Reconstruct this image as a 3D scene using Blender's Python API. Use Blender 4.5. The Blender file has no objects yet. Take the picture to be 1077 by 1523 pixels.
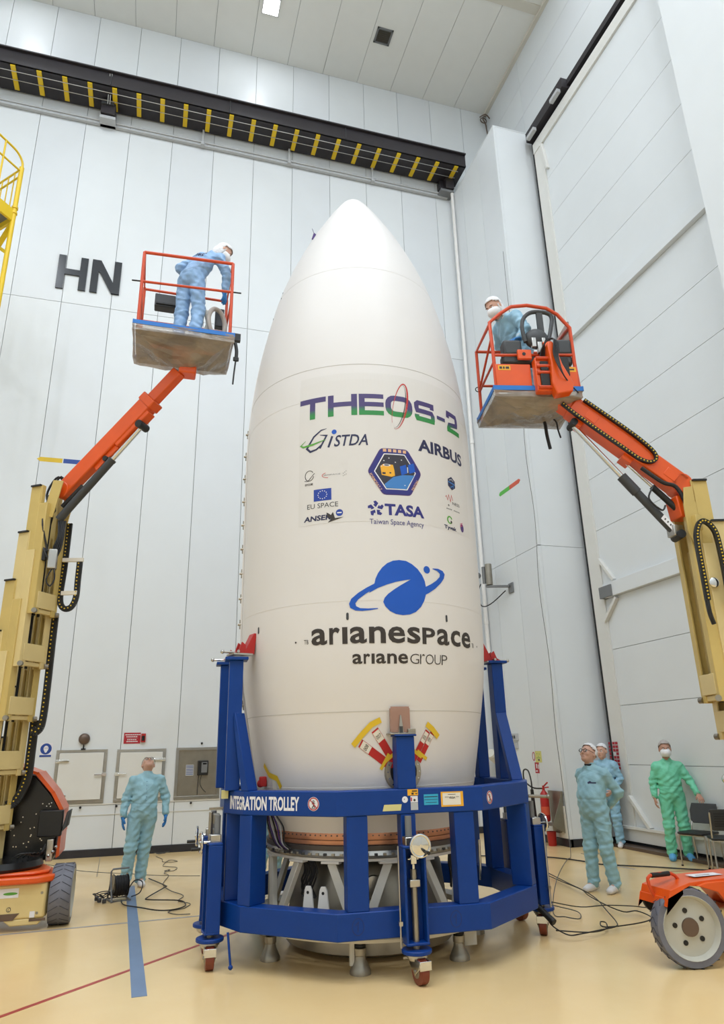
import bpy, bmesh, math, random
import numpy as np
from mathutils import Vector, Matrix
from mathutils.geometry import tessellate_polygon

random.seed(7); np.random.seed(7)
PI = math.pi
SC = bpy.context.scene
COL = SC.collection

# ------------------------------------------------------------------ camera
cam = bpy.data.cameras.new('camera'); cam.sensor_fit = 'HORIZONTAL'; cam.sensor_width = 36.0
cam.lens = 36.0*1030.14/1077.0; cam.clip_end = 200
camo = bpy.data.objects.new('camera', cam); COL.objects.link(camo)
def cam_matrix(yaw, pitch, roll, loc):
    cy, sy, cp, sp, cr, sr = (math.cos(yaw), math.sin(yaw), math.cos(pitch), math.sin(pitch), math.cos(roll), math.sin(roll))
    f = Vector((sy*cp, cy*cp, sp)); r = Vector((cy, -sy, 0)); u = r.cross(f)
    r2 = cr*r+sr*u; u2 = -sr*r+cr*u
    m = Matrix((r2, u2, -f)).transposed().to_4x4(); m.translation = loc
    return m
camo.matrix_world = cam_matrix(math.radians(16.9977), math.radians(18.9023), math.radians(-1.339), (0, 0, 1.74))
SC.camera = camo

# ------------------------------------------------------------------ world, exposure
w = bpy.data.worlds.new('world'); SC.world = w; w.use_nodes = True
w.node_tree.nodes['Background'].inputs[0].default_value = (0.8, 0.88, 1, 1)
w.node_tree.nodes['Background'].inputs[1].default_value = 0.3
SC.view_settings.view_transform = 'Standard'; SC.view_settings.look = 'None'
SC.view_settings.gamma = 1.0; SC.view_settings.use_curve_mapping = False
SC.view_settings.exposure = 0.64
LAMP_W = 130.0          # watts of each ceiling lamp
LAMP_COL = (0.885, 0.945, 1.035)

# ------------------------------------------------------------------ materials
def lin(h):
    h = h.lstrip('#'); c = [int(h[i:i+2], 16)/255 for i in (0, 2, 4)]
    return tuple((x/12.92 if x <= 0.04045 else ((x+0.055)/1.055)**2.4) for x in c)+(1,)
MATS = {}
def mat(name, hexc, rough=0.5, metal=0.0, var=0.0, vscale=3.0, bump=0.0, bscale=40.0, alpha=1.0, trans=0.0, coat=0.0, spec=0.5, emit=0.0):
    m = bpy.data.materials.new(name); m.use_nodes = True; nt = m.node_tree
    b = nt.nodes['Principled BSDF']; c = lin(hexc)
    b.inputs['Base Color'].default_value = c; b.inputs['Roughness'].default_value = rough
    b.inputs['Metallic'].default_value = metal; b.inputs['Alpha'].default_value = alpha
    b.inputs['Specular IOR Level'].default_value = spec
    b.inputs['Transmission Weight'].default_value = trans; b.inputs['Coat Weight'].default_value = coat
    if emit:
        b.inputs['Emission Color'].default_value = c; b.inputs['Emission Strength'].default_value = emit
    if var or bump:
        tc = nt.nodes.new('ShaderNodeTexCoord')
    if var:
        n = nt.nodes.new('ShaderNodeTexNoise'); n.inputs['Scale'].default_value = vscale; n.inputs['Detail'].default_value = 5
        nt.links.new(tc.outputs['Object'], n.inputs['Vector'])
        r = nt.nodes.new('ShaderNodeValToRGB')
        r.color_ramp.elements[0].position = 0.3; r.color_ramp.elements[1].position = 0.7
        r.color_ramp.elements[0].color = tuple(x*(1-var) for x in c[:3])+(1,)
        r.color_ramp.elements[1].color = tuple(min(1, x*(1+var)) for x in c[:3])+(1,)
        nt.links.new(n.outputs['Fac'], r.inputs['Fac']); nt.links.new(r.outputs['Color'], b.inputs['Base Color'])
    if bump:
        n = nt.nodes.new('ShaderNodeTexNoise'); n.inputs['Scale'].default_value = bscale; n.inputs['Detail'].default_value = 4
        nt.links.new(tc.outputs['Object'], n.inputs['Vector'])
        bp = nt.nodes.new('ShaderNodeBump'); bp.inputs['Strength'].default_value = bump; bp.inputs['Distance'].default_value = 0.02
        nt.links.new(n.outputs['Fac'], bp.inputs['Height']); nt.links.new(bp.outputs['Normal'], b.inputs['Normal'])
    MATS[name] = m
    return m
M = MATS
mat('panel', '#E3E7E8', 0.36, var=0.012, vscale=1.5, bump=0.02, bscale=3)
mat('panel_b', '#E0E4E6', 0.36, var=0.012, vscale=1.5, bump=0.02, bscale=3)
mat('panel_cream', '#E2E1DB', 0.4, var=0.015)
mat('backing', '#8A8D8A', 0.8)
mat('joint_dark', '#222426', 0.8)
mat('ceiling', '#EEEFEA', 0.55, var=0.01)
mat('trim_cream', '#D9D5C8', 0.5)
mat('skirting', '#2D2D33', 0.35, var=0.05)
mat('blue_paint', '#063A86', 0.4, var=0.04, vscale=6, spec=0.3, bump=0.01, bscale=60)
mat('blue_tape', '#1F74C8', 0.5)
mat('white_print', '#E9E8EA', 0.5)
mat('orange', '#E4560C', 0.34, var=0.05, vscale=5, coat=0.2)
mat('orange_red', '#D24A1E', 0.38, var=0.04)
mat('cream_steel', '#CDB36A', 0.42, var=0.05, vscale=4)
mat('cream_steel_l', '#DCC68A', 0.42, var=0.04, vscale=4)
mat('black', '#161616', 0.5)
mat('black_gloss', '#101012', 0.25)
mat('rubber', '#26262A', 0.6)
mat('tyre', '#6E6F78', 0.6, var=0.12, vscale=8)
mat('tyre_groove', '#45464E', 0.8)
mat('grey_dark', '#3C3E40', 0.55)
mat('grey_mid', '#77797A', 0.5, var=0.05)
mat('grey_light', '#B9BBBC', 0.45)
mat('steel', '#B9B7B2', 0.28, metal=1.0, var=0.06, vscale=9)
mat('steel_dull', '#9C968A', 0.4, metal=0.9, var=0.08, vscale=6)
mat('chrome', '#D8D8D6', 0.12, metal=1.0)
mat('white_paint', '#DCD8CC', 0.45, var=0.03)
mat('white_gloss', '#ECEAE6', 0.25, var=0.02)
mat('hub_paint', '#BFBDB0', 0.4, var=0.05)
mat('yellow', '#EBC61B', 0.42, var=0.04)
mat('rail_black', '#2B272B', 0.5, var=0.08)
mat('wheel_brown', '#7A3522', 0.35, var=0.1, vscale=10)
mat('fairing_white', '#E2DEDA', 0.42, var=0.008, vscale=2, bump=0.015, bscale=2.5)
mat('decal_film', '#DEDAD5', 0.42)
mat('seam', '#BDB8AE', 0.6)
mat('ink_dark', '#37302C', 0.5)
mat('ink_navy', '#272A4E', 0.5)
mat('ink_indigo', '#2B2B7C', 0.5)
mat('ink_blue', '#0B55BE', 0.45)
mat('ink_green', '#5BA53A', 0.5)
mat('ink_red', '#C4302B', 0.5)
mat('ink_gold', '#F0B02A', 0.5)
mat('ink_sky', '#3F7FC4', 0.5)
mat('ink_flag', '#1F3F9E', 0.5)
mat('ink_purple', '#4A2F70', 0.5)
mat('ink_peach', '#E2B58C', 0.5)
mat('ink_space', '#33303C', 0.5, var=0.1, vscale=20)
mat('ink_pink', '#C83C6C', 0.5)
mat('copper', '#CC9274', 0.35, metal=0.5, var=0.06, vscale=12)
mat('grey_band', '#55504E', 0.4, metal=0.3)
mat('red_paint', '#B3221F', 0.4, var=0.05)
mat('red_ribbon', '#B81E1C', 0.6, var=0.08)
mat('tape_yellow', '#E3BE2B', 0.5)
mat('paper', '#E6DFD0', 0.7)
mat('paper_yellow', '#D8CF8C', 0.7)
mat('cyan_label', '#2FA6C9', 0.5)
mat('acrylic', '#B58D7A', 0.15, var=0.1, alpha=0.75)
mat('skin', '#D2A48E', 0.5, var=0.05, vscale=20)
mat('skin_b', '#BC8D76', 0.5, var=0.05, vscale=20)
mat('cover_blue', '#93BFD6', 0.5, var=0.06, vscale=6, bump=0.6, bscale=11)
mat('cover_teal', '#98C4D0', 0.5, var=0.06, vscale=6, bump=0.6, bscale=11)
mat('cover_sky', '#8FB4DC', 0.5, var=0.06, vscale=6, bump=0.6, bscale=11)
mat('cover_green', '#74D0AA', 0.42, var=0.06, vscale=6, bump=0.6, bscale=11)
mat('cuff', '#CFC6C6', 0.7)
mat('glove_blue', '#1873B8', 0.45, var=0.08, vscale=30)
mat('net_white', '#ECECEE', 0.7, bump=0.5, bscale=60)
mat('net_grey', '#B9B1AC', 0.7, bump=0.5, bscale=60)
mat('mask_white', '#EFEFF0', 0.75)
mat('shoe_white', '#E4E2E2', 0.4)
mat('shoe_cover', '#62ADE0', 0.55, bump=0.4, bscale=40)
mat('hair', '#6D6258', 0.8)
mat('eye_dark', '#22201E', 0.3)
mat('shirt_black', '#1A1B22', 0.8)
mat('cord_black', '#1D1D1F', 0.5)
mat('cord_grey', '#4A4A46', 0.5)
mat('sign_red', '#B32430', 0.5)
mat('sign_blue', '#24489A', 0.45)
mat('sign_yellow', '#D5D07A', 0.5)
mat('arrow_green', '#58B945', 0.5)
mat('arrow_orange', '#D4573A', 0.5)
mat('floor_blue', '#7288A8', 0.4, var=0.06, vscale=4)
mat('floor_red', '#B04038', 0.4, var=0.08, vscale=4)
mat('floor_grey', '#A39B94', 0.4)
mat('floor_line', '#8E8269', 0.5)
mat('bell_brown', '#6C5B50', 0.4, metal=0.5)
mat('hose_grey', '#A89F97', 0.5)
mat('vent_dark', '#4E4A42', 0.7)
mat('letter_black', '#2E3238', 0.18, var=0.05)
mat('lamp_diffuser', '#FFFFFF', 0.5, emit=9.0)
def mat_film():
    m = bpy.data.materials.new('film'); m.use_nodes = True; nt = m.node_tree; b = nt.nodes['Principled BSDF']
    b.inputs['Base Color'].default_value = lin('#8F857C'); b.inputs['Roughness'].default_value = 0.16
    b.inputs['Alpha'].default_value = 0.66
    tc = nt.nodes.new('ShaderNodeTexCoord'); mp = nt.nodes.new('ShaderNodeMapping'); mp.inputs['Scale'].default_value = (2, 2, 3)
    n = nt.nodes.new('ShaderNodeTexNoise'); n.inputs['Scale'].default_value = 1.5; n.inputs['Detail'].default_value = 5; n.inputs['Distortion'].default_value = 0.8
    nt.links.new(tc.outputs['Object'], mp.inputs['Vector']); nt.links.new(mp.outputs['Vector'], n.inputs['Vector'])
    r = nt.nodes.new('ShaderNodeValToRGB'); r.color_ramp.elements[0].color = lin('#8F857B'); r.color_ramp.elements[1].color = lin('#B8AA98')
    r.color_ramp.elements[0].position = 0.35; r.color_ramp.elements[1].position = 0.65
    nt.links.new(n.outputs['Fac'], r.inputs['Fac']); nt.links.new(r.outputs['Color'], b.inputs['Base Color'])
    bp = nt.nodes.new('ShaderNodeBump'); bp.inputs['Strength'].default_value = 0.8; bp.inputs['Distance'].default_value = 0.06
    nt.links.new(n.outputs['Fac'], bp.inputs['Height']); nt.links.new(bp.outputs['Normal'], b.inputs['Normal'])
    MATS['film'] = m
mat_film()
def mat_theos():
    m = bpy.data.materials.new('gradient_print'); m.use_nodes = True; nt = m.node_tree; b = nt.nodes['Principled BSDF']
    tc = nt.nodes.new('ShaderNodeTexCoord'); s = nt.nodes.new('ShaderNodeSeparateXYZ'); mr = nt.nodes.new('ShaderNodeMapRange')
    mr.inputs['From Min'].default_value = 4.96-1.04; mr.inputs['From Max'].default_value = 5.21-1.04
    r = nt.nodes.new('ShaderNodeValToRGB'); e = r.color_ramp.elements
    e[0].color = lin('#2F8A45'); e[0].position = 0.18; e[1].color = lin('#46396F'); e[1].position = 0.42
    nt.links.new(tc.outputs['Object'], s.inputs[0]); nt.links.new(s.outputs['Z'], mr.inputs['Value'])
    nt.links.new(mr.outputs[0], r.inputs['Fac']); nt.links.new(r.outputs['Color'], b.inputs['Base Color'])
    b.inputs['Roughness'].default_value = 0.5; MATS['gradient_print'] = m
mat_theos()
def mat_floor():
    m = bpy.data.materials.new('floor_epoxy'); m.use_nodes = True; nt = m.node_tree; b = nt.nodes['Principled BSDF']
    tc = nt.nodes.new('ShaderNodeTexCoord')
    n = nt.nodes.new('ShaderNodeTexNoise'); n.inputs['Scale'].default_value = 0.5; n.inputs['Detail'].default_value = 6; n.inputs['Roughness'].default_value = 0.6
    nt.links.new(tc.outputs['Object'], n.inputs['Vector'])
    r = nt.nodes.new('ShaderNodeValToRGB'); r.color_ramp.elements[0].position = 0.3; r.color_ramp.elements[1].position = 0.7
    r.color_ramp.elements[0].color = lin('#EFCB90'); r.color_ramp.elements[1].color = lin('#F6D8A0')
    nt.links.new(n.outputs['Fac'], r.inputs['Fac']); nt.links.new(r.outputs['Color'], b.inputs['Base Color'])
    n2 = nt.nodes.new('ShaderNodeTexNoise'); n2.inputs['Scale'].default_value = 1.2; n2.inputs['Detail'].default_value = 3
    nt.links.new(tc.outputs['Object'], n2.inputs['Vector'])
    mr = nt.nodes.new('ShaderNodeMapRange'); mr.inputs['To Min'].default_value = 0.14; mr.inputs['To Max'].default_value = 0.3
    nt.links.new(n2.outputs['Fac'], mr.inputs['Value']); nt.links.new(mr.outputs[0], b.inputs['Roughness'])
    b.inputs['Specular IOR Level'].default_value = 0.5
    bp = nt.nodes.new('ShaderNodeBump'); bp.inputs['Strength'].default_value = 0.05; bp.inputs['Distance'].default_value = 0.01
    nt.links.new(n2.outputs['Fac'], bp.inputs['Height']); nt.links.new(bp.outputs['Normal'], b.inputs['Normal'])
    MATS['floor_epoxy'] = m
mat_floor()

# ------------------------------------------------------------------ mesh builder
def frame_from(d, up=Vector((0, 0, 1))):
    d = Vector(d).normalized(); up = Vector(up)
    if abs(d.dot(up.normalized())) > 0.98: up = Vector((0, 1, 0)) if abs(d.y) < 0.9 else Vector((1, 0, 0))
    x = up.cross(d).normalized(); y = d.cross(x).normalized()
    return x, y, d
def catmull(P, seg=6, closed=False):
    P = [Vector(p) for p in P]; n = len(P)
    if n < 3: return P
    out = []
    rng = range(n) if closed else range(n-1)
    for i in rng:
        p0 = P[(i-1) % n] if (closed or i > 0) else P[0]; p1 = P[i]; p2 = P[(i+1) % n]
        p3 = P[(i+2) % n] if (closed or i < n-2) else P[-1]
        for k in range(seg):
            t = k/seg
            out.append(0.5*((2*p1)+(p2-p0)*t+(2*p0-5*p1+4*p2-p3)*t*t+(3*p1-p0-3*p2+p3)*t**3))
    if not closed: out.append(P[-1])
    return out
class MB:
    def __init__(s, T=None):
        s.v = []; s.f = []; s.mi = []; s.T = T or Matrix.Identity(4); s.m = 0
    def add(s, vs, fs, m=None):
        b = len(s.v); T = s.T
        s.v += [T @ Vector(p) for p in vs]
        for f in fs: s.f.append([b+i for i in f]); s.mi.append(s.m if m is None else m)
        return s
    def box(s, c, d, rz=0, m=None, R=None):
        x, y, z = [k/2 for k in d]; c = Vector(c)
        vs = [Vector((a, b, e)) for a in (-x, x) for b in (-y, y) for e in (-z, z)]
        R = R or (Matrix.Rotation(rz, 3, 'Z') if rz else None)
        if R: vs = [R @ p for p in vs]
        return s.add([p+c for p in vs], [(0, 1, 3, 2), (4, 6, 7, 5), (0, 4, 5, 1), (2, 3, 7, 6), (0, 2, 6, 4), (1, 5, 7, 3)], m)
    def bb(s, x0, x1, y0, y1, z0, z1, m=None):
        return s.box(((x0+x1)/2, (y0+y1)/2, (z0+z1)/2), (abs(x1-x0), abs(y1-y0), abs(z1-z0)), m=m)
    def beam(s, a, b, wd, ht, up=(0, 0, 1), m=None, w2=None, h2=None):
        a = Vector(a); b = Vector(b); x, y, d = frame_from(b-a, Vector(up)); w2 = wd if w2 is None else w2; h2 = ht if h2 is None else h2
        vs = [a+x*i*wd/2+y*j*ht/2 for i, j in ((-1, -1), (1, -1), (1, 1), (-1, 1))]+[b+x*i*w2/2+y*j*h2/2 for i, j in ((-1, -1), (1, -1), (1, 1), (-1, 1))]
        return s.add(vs, [(3, 2, 1, 0), (4, 5, 6, 7), (0, 1, 5, 4), (1, 2, 6, 5), (2, 3, 7, 6), (3, 0, 4, 7)], m)
    def cyl(s, a, b, r, r2=None, n=14, m=None, caps=True):
        a = Vector(a); b = Vector(b); r2 = r if r2 is None else r2; x, y, d = frame_from(b-a)
        vs = [a+(x*math.cos(2*PI*i/n)+y*math.sin(2*PI*i/n))*r for i in range(n)]+[b+(x*math.cos(2*PI*i/n)+y*math.sin(2*PI*i/n))*r2 for i in range(n)]
        fs = [(i, (i+1) % n, n+(i+1) % n, n+i) for i in range(n)]
        if caps: fs += [tuple(range(n-1, -1, -1)), tuple(range(n, 2*n))]
        return s.add(vs, fs, m)
    def tube(s, P, r, n=7, seg=5, smooth=True, closed=False, m=None):
        P = catmull(P, seg, closed) if smooth else [Vector(p) for p in P]
        k = len(P); vs = []; fs = []; x = None
        for i, p in enumerate(P):
            d = (P[(i+1) % k]-P[i-1]) if (closed or 0 < i < k-1) else (P[1]-P[0] if i == 0 else P[-1]-P[-2])
            if d.length < 1e-9: d = Vector((0, 0, 1))
            d.normalize()
            if x is None: x, y, _ = frame_from(d)
            x = (x-d*x.dot(d)); x = x.normalized() if x.length > 1e-6 else frame_from(d)[0]; y = d.cross(x)
            vs += [p+(x*math.cos(2*PI*j/n)+y*math.sin(2*PI*j/n))*r for j in range(n)]
        for i in range(k if closed else k-1):
            a = i*n; b = ((i+1) % k)*n
            fs += [(a+j, a+(j+1) % n, b+(j+1) % n, b+j) for j in range(n)]
        if not closed: fs += [tuple(range(n-1, -1, -1)), tuple(range((k-1)*n, k*n))]
        return s.add(vs, fs, m)
    def lathe(s, prof, c=(0, 0, 0), n=32, axis=(0, 0, 1), m=None, caps=True, a0=0, a1=2*PI):
        c = Vector(c); x, y, d = frame_from(axis); full = abs(a1-a0-2*PI) < 1e-6; N = n if full else n+1
        vs = []; fs = []
        for r, z in prof:
            vs += [c+d*z+(x*math.cos(a0+(a1-a0)*i/n)+y*math.sin(a0+(a1-a0)*i/n))*r for i in range(N)]
        for k in range(len(prof)-1):
            for i in range(n):
                j = (i+1) % N
                fs.append((k*N+i, k*N+j, (k+1)*N+j, (k+1)*N+i))
        if caps and full:
            if prof[0][0] > 1e-6: fs.append(tuple(range(N-1, -1, -1)))
            if prof[-1][0] > 1e-6: fs.append(tuple(range((len(prof)-1)*N, len(prof)*N)))
        return s.add(vs, fs, m)
    def prism(s, poly, z0, z1, m=None, mapf=None):
        n = len(poly); mapf = mapf or (lambda x, y, z: (x, y, z))
        vs = [mapf(x, y, z0) for x, y in poly]+[mapf(x, y, z1) for x, y in poly]
        return s.add(vs, [(i, (i+1) % n, n+(i+1) % n, n+i) for i in range(n)]+[tuple(range(n-1, -1, -1)), tuple(range(n, 2*n))], m)
    def sph(s, c, r, n=14, k=9, m=None, R=None):
        r = r if hasattr(r, '__len__') else (r, r, r); c = Vector(c); vs = []; fs = []
        for i in range(k+1):
            t = PI*i/k
            for j in range(n):
                a = 2*PI*j/n; p = Vector((r[0]*math.sin(t)*math.cos(a), r[1]*math.sin(t)*math.sin(a), r[2]*math.cos(t)))
                vs.append((R @ p if R else p)+c)
        for i in range(k):
            for j in range(n):
                fs.append((i*n+j, (i+1)*n+j, (i+1)*n+(j+1) % n, i*n+(j+1) % n))
        return s.add(vs, fs, m)
    def ring(s, c, R, r, axis=(0, 0, 1), n=28, k=8, m=None, sx=1, sy=1):
        x, y, d = frame_from(axis); c = Vector(c)
        return s.tube([c+x*R*sx*math.cos(2*PI*i/n)+y*R*sy*math.sin(2*PI*i/n) for i in range(n)], r, n=k, smooth=False, closed=True, m=m)
    def build(s, name, mats, parent=None, bevel=0, smooth=35, kind=None, label=None, weld=False):
        me = bpy.data.meshes.new(name)
        off = ORG.get(parent.name, Vector((0, 0, 0))) if parent is not None else Vector((0, 0, 0))
        me.from_pydata([tuple(p-off) for p in s.v], [], s.f)
        for k in (mats if isinstance(mats, (list, tuple)) else [mats]): me.materials.append(M[k] if isinstance(k, str) else k)
        if any(s.mi): me.polygons.foreach_set('material_index', s.mi)
        bm = bmesh.new(); bm.from_mesh(me)
        if weld: bmesh.ops.remove_doubles(bm, verts=bm.verts, dist=1e-5)
        bmesh.ops.dissolve_degenerate(bm, dist=1e-6, edges=bm.edges)
        bmesh.ops.recalc_face_normals(bm, faces=bm.faces); bm.to_mesh(me); bm.free()
        if smooth:
            me.polygons.foreach_set('use_smooth', [True]*len(me.polygons)); me.set_sharp_from_angle(angle=math.radians(smooth))
        me.update()
        o = bpy.data.objects.new(name, me); COL.objects.link(o)
        ORG[o.name] = off
        if parent is not None: o.parent = parent
        if bevel:
            b = o.modifiers.new('bevel', 'BEVEL'); b.width = bevel; b.segments = 2; b.limit_method = 'ANGLE'; b.angle_limit = math.radians(40)
            b.harden_normals = False
        if kind: o['kind'] = kind
        if label: o['label'] = label
        return o
ORG = {}
def thing(name, label, cat, loc=(0, 0, 0), group=None):
    o = bpy.data.objects.new(name, None); COL.objects.link(o); o.location = loc; o.empty_display_size = 0.1
    o['label'] = label; o['category'] = cat; ORG[o.name] = Vector(loc)
    if group: o['group'] = group
    return o
def tag(o, label, cat, group=None):
    o['label'] = label; o['category'] = cat
    if group: o['group'] = group
    return o
def dup(root, loc, label=None, group=None):
    r = root.copy(); COL.objects.link(r); r.location = loc
    if label: r['label'] = label
    if group: r['group'] = group
    def rec(src, dst):
        for ch in list(src.children):
            c = ch.copy(); COL.objects.link(c); c.parent = dst; rec(ch, c)
    rec(root, r)
    return r

# ------------------------------------------------------------------ flat shapes and lettering
def rect2(x0, x1, y0, y1): return ([(x0, y0), (x1, y0), (x1, y1), (x0, y1)], [(0, 1, 2, 3)])
def poly2(P, holes=()):
    loops = [[Vector((x, y, 0)) for x, y in P]]+[[Vector((x, y, 0)) for x, y in h] for h in holes]
    tri = tessellate_polygon(loops); vs = [(p.x, p.y) for l in loops for p in l]
    return (vs, [tuple(t) for t in tri])
def ell_pts(cx, cy, rx, ry, n=28, a0=0, a1=2*PI, rot=0):
    full = abs(a1-a0-2*PI) < 1e-6; k = n if full else n+1; out = []
    for i in range(k):
        a = a0+(a1-a0)*i/n; x = rx*math.cos(a); y = ry*math.sin(a)
        out.append((cx+x*math.cos(rot)-y*math.sin(rot), cy+x*math.sin(rot)+y*math.cos(rot)))
    return out
def disc2(cx, cy, rx, ry=None, n=24): return poly2(ell_pts(cx, cy, rx, ry or rx, n))
def ann2(cx, cy, rx, ry, wd, n=30, a0=0, a1=2*PI, rot=0): return stroke2(ell_pts(cx, cy, rx, ry, n, a0, a1, rot), wd, abs(a1-a0-2*PI) < 1e-6)
def stroke2(P, wd, closed=False):
    P = [Vector(p) for p in P]; n = len(P); W = wd if hasattr(wd, '__len__') else [wd]*n; L = []; R = []
    for i in range(n):
        a = P[(i-1) % n] if (closed or i) else None; b = P[(i+1) % n] if (closed or i < n-1) else None
        d1 = (P[i]-a).normalized() if a is not None and (P[i]-a).length > 1e-9 else None
        d2 = (b-P[i]).normalized() if b is not None and (b-P[i]).length > 1e-9 else None
        if d1 is None: d1 = d2
        if d2 is None: d2 = d1
        t = (d1+d2); t = t.normalized() if t.length > 1e-6 else d1
        nn = Vector((-t.y, t.x)); k = 1/max(0.5, abs(nn.dot(Vector((-d1.y, d1.x)))))
        L.append(P[i]+nn*W[i]/2*k); R.append(P[i]-nn*W[i]/2*k)
    vs = [tuple(p) for p in L+R]; fs = [(i, (i+1) % n, n+(i+1) % n, n+i) for i in range(n if closed else n-1)]
    return (vs, fs)
_tc = {}
def text2(s, x0, x1, y0, y1, bold=0.0, shear=0.0, by='xy'):
    """lettering fitted into the box x0..x1, y0..y1 (cap or x height)"""
    key = (s, bold)
    if key not in _tc:
        c = bpy.data.curves.new('t', 'FONT'); c.body = s; c.size = 1; c.offset = bold; c.resolution_u = 3
        o = bpy.data.objects.new('t', c); me = bpy.data.meshes.new_from_object(o)
        _tc[key] = ([(v.co.x, v.co.y) for v in me.vertices], [tuple(p.vertices) for p in me.polygons])
        bpy.data.objects.remove(o); bpy.data.curves.remove(c); bpy.data.meshes.remove(me)
    V, F = _tc[key]
    ax = min(v[0] for v in V); bx = max(v[0] for v in V); ay = min(v[1] for v in V); by_ = max(v[1] for v in V)
    out = []
    for x, y in V:
        yy = y0+(y-ay)/(by_-ay)*(y1-y0); xx = x0+(x-ax)/(bx-ax)*(x1-x0)+shear*(yy-y0)
        out.append((xx, yy))
    return (out, F)
def decal(name, shapes, mapf, mats, parent, cut=0.0, label=None, cuts_at=(), cutz=0.0):
    """shapes: list of (shape, material index, lift). mapf(x, y, lift)->3D"""
    V = []; F = []; MI = []
    for sh in shapes:
        (v, f), mi, lift = (sh[0], sh[1] if len(sh) > 1 else 0, sh[2] if len(sh) > 2 else 0)
        bm = bmesh.new(); bv = [bm.verts.new((x, y, 0)) for x, y in v]
        for q in f:
            try: bm.faces.new([bv[i] for i in q])
            except ValueError: pass
        if cut:
            xs = [p[0] for p in v]; x = math.floor(min(xs)/cut)*cut+cut; pl = list(cuts_at)
            while x < max(xs): pl.append(x); x += cut
            for x in pl:
                bmesh.ops.bisect_plane(bm, geom=bm.verts[:]+bm.edges[:]+bm.faces[:], plane_co=(x, 0, 0), plane_no=(1, 0, 0))
        if cutz:
            ys = [p[1] for p in v]; y = min(ys)+cutz
            while y < max(ys):
                bmesh.ops.bisect_plane(bm, geom=bm.verts[:]+bm.edges[:]+bm.faces[:], plane_co=(0, y, 0), plane_no=(0, 1, 0)); y += cutz
        bm.verts.index_update(); b = len(V)
        V += [mapf(p.co.x, p.co.y, lift) for p in bm.verts]
        for q in bm.faces: F.append([b+p.index for p in q.verts]); MI.append(mi)
        bm.free()
    m = MB(); m.v = [Vector(p) for p in V]; m.f = F; m.mi = MI
    me = bpy.data.meshes.new(name); off = ORG.get(parent.name, Vector((0, 0, 0))) if parent is not None else Vector((0, 0, 0))
    me.from_pydata([tuple(p-off) for p in m.v], [], m.f)
    for k in (mats if isinstance(mats, (list, tuple)) else [mats]): me.materials.append(M[k])
    me.polygons.foreach_set('material_index', MI); me.update()
    o = bpy.data.objects.new(name, me); COL.objects.link(o); ORG[o.name] = off
    if parent is not None: o.parent = parent
    if label: o['label'] = label
    return o
def plane_map(o, u, v, base=0.002):
    o = Vector(o); u = Vector(u).normalized(); v = Vector(v).normalized(); n = u.cross(v)
    return lambda x, y, l: o+u*x+v*y+n*(base+l)
# ================================================================== the room
YW = 14.72; XR = 8.89; XD = 8.42; XC = 7.42; YC = 12.0; ZC = 20.6
fl = MB().bb(-9.2, 9.4, -9.2, 15, -0.2, 0).build('floor', 'floor_epoxy', smooth=0); fl['kind'] = 'structure'
def strip(pts, name, m, z=0.0015):
    (x0, y0), (x1, y1), wd = pts
    a = Vector((x0, y0, z/2)); b = Vector((x1, y1, z/2))
    return MB().beam(a, b, wd, z).build(name, m, fl, smooth=0)
strip(((-0.05, 11.35), (0.10, 6.40), 0.115), 'floor_marking', 'floor_blue', 0.003)['label'] = 'broad blue-grey stripe'
strip(((-2.5, 4.70), (2.2, 9.28), 0.045), 'floor_marking', 'floor_red', 0.0015)['label'] = 'thin red line'
strip(((-6, 8.75), (1.1, 9.06), 0.05), 'floor_marking', 'floor_grey', 0.002)['label'] = 'thin grey line'
strip(((7.0, 9.30), (9.0, 9.02), 0.03), 'floor_marking', 'floor_red', 0.0015)['label'] = 'thin red line'
strip(((-0.55, 12.4), (-0.62, 14.6), 0.012), 'floor_joint', 'floor_line', 0.001)
strip(((6.87, 10.22), (6.97, 9.62), 0.05), 'floor_marking', 'floor_grey', 0.001)

wb = MB().bb(-9.2, 9.4, YW+0.03, YW+0.3, 0, ZC+0.2).build('wall_back', 'backing', smooth=0); wb['kind'] = 'structure'
def panel_box(parent, x0, x1, y0, y1, z0, z1, m='panel', bev=0.002):
    return MB().bb(x0, x1, y0, y1, z0, z1).build('panel', m, parent, bevel=bev, smooth=0)
xs = [-3.606+1.0565*k for k in range(-6, 12)]
xs = [-9.2]+xs+[8.89]
rows = [(0.13, 0.868), (0.876, 11.53), (11.54, ZC)]
g = 0.005
for i in range(len(xs)-1):
    for j, (z0, z1) in enumerate(rows):
        x0, x1 = xs[i]+g, xs[i+1]-g
        if x0 > 7.6 and z1 < 12: continue
        panel_box(wb, x0, x1, YW, YW+0.04, z0, z1, 'panel' if (i+j) % 3 else 'panel_b')
MB().bb(-9.2, XC, YW-0.012, YW-0.002, 0.872, 0.90).build('ledge', 'panel_cream', wb, bevel=0.002)
MB().bb(-9.2, XC, YW-0.012, YW-0.002, 0.70, 0.712).build('ledge', 'panel_cream', wb)
bb_ = MB().bb(-9.2, XC, YW-0.02, YW+0.04, 0, 0.125).build('baseboard_back', 'skirting', bevel=0.003); bb_['kind'] = 'structure'
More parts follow.
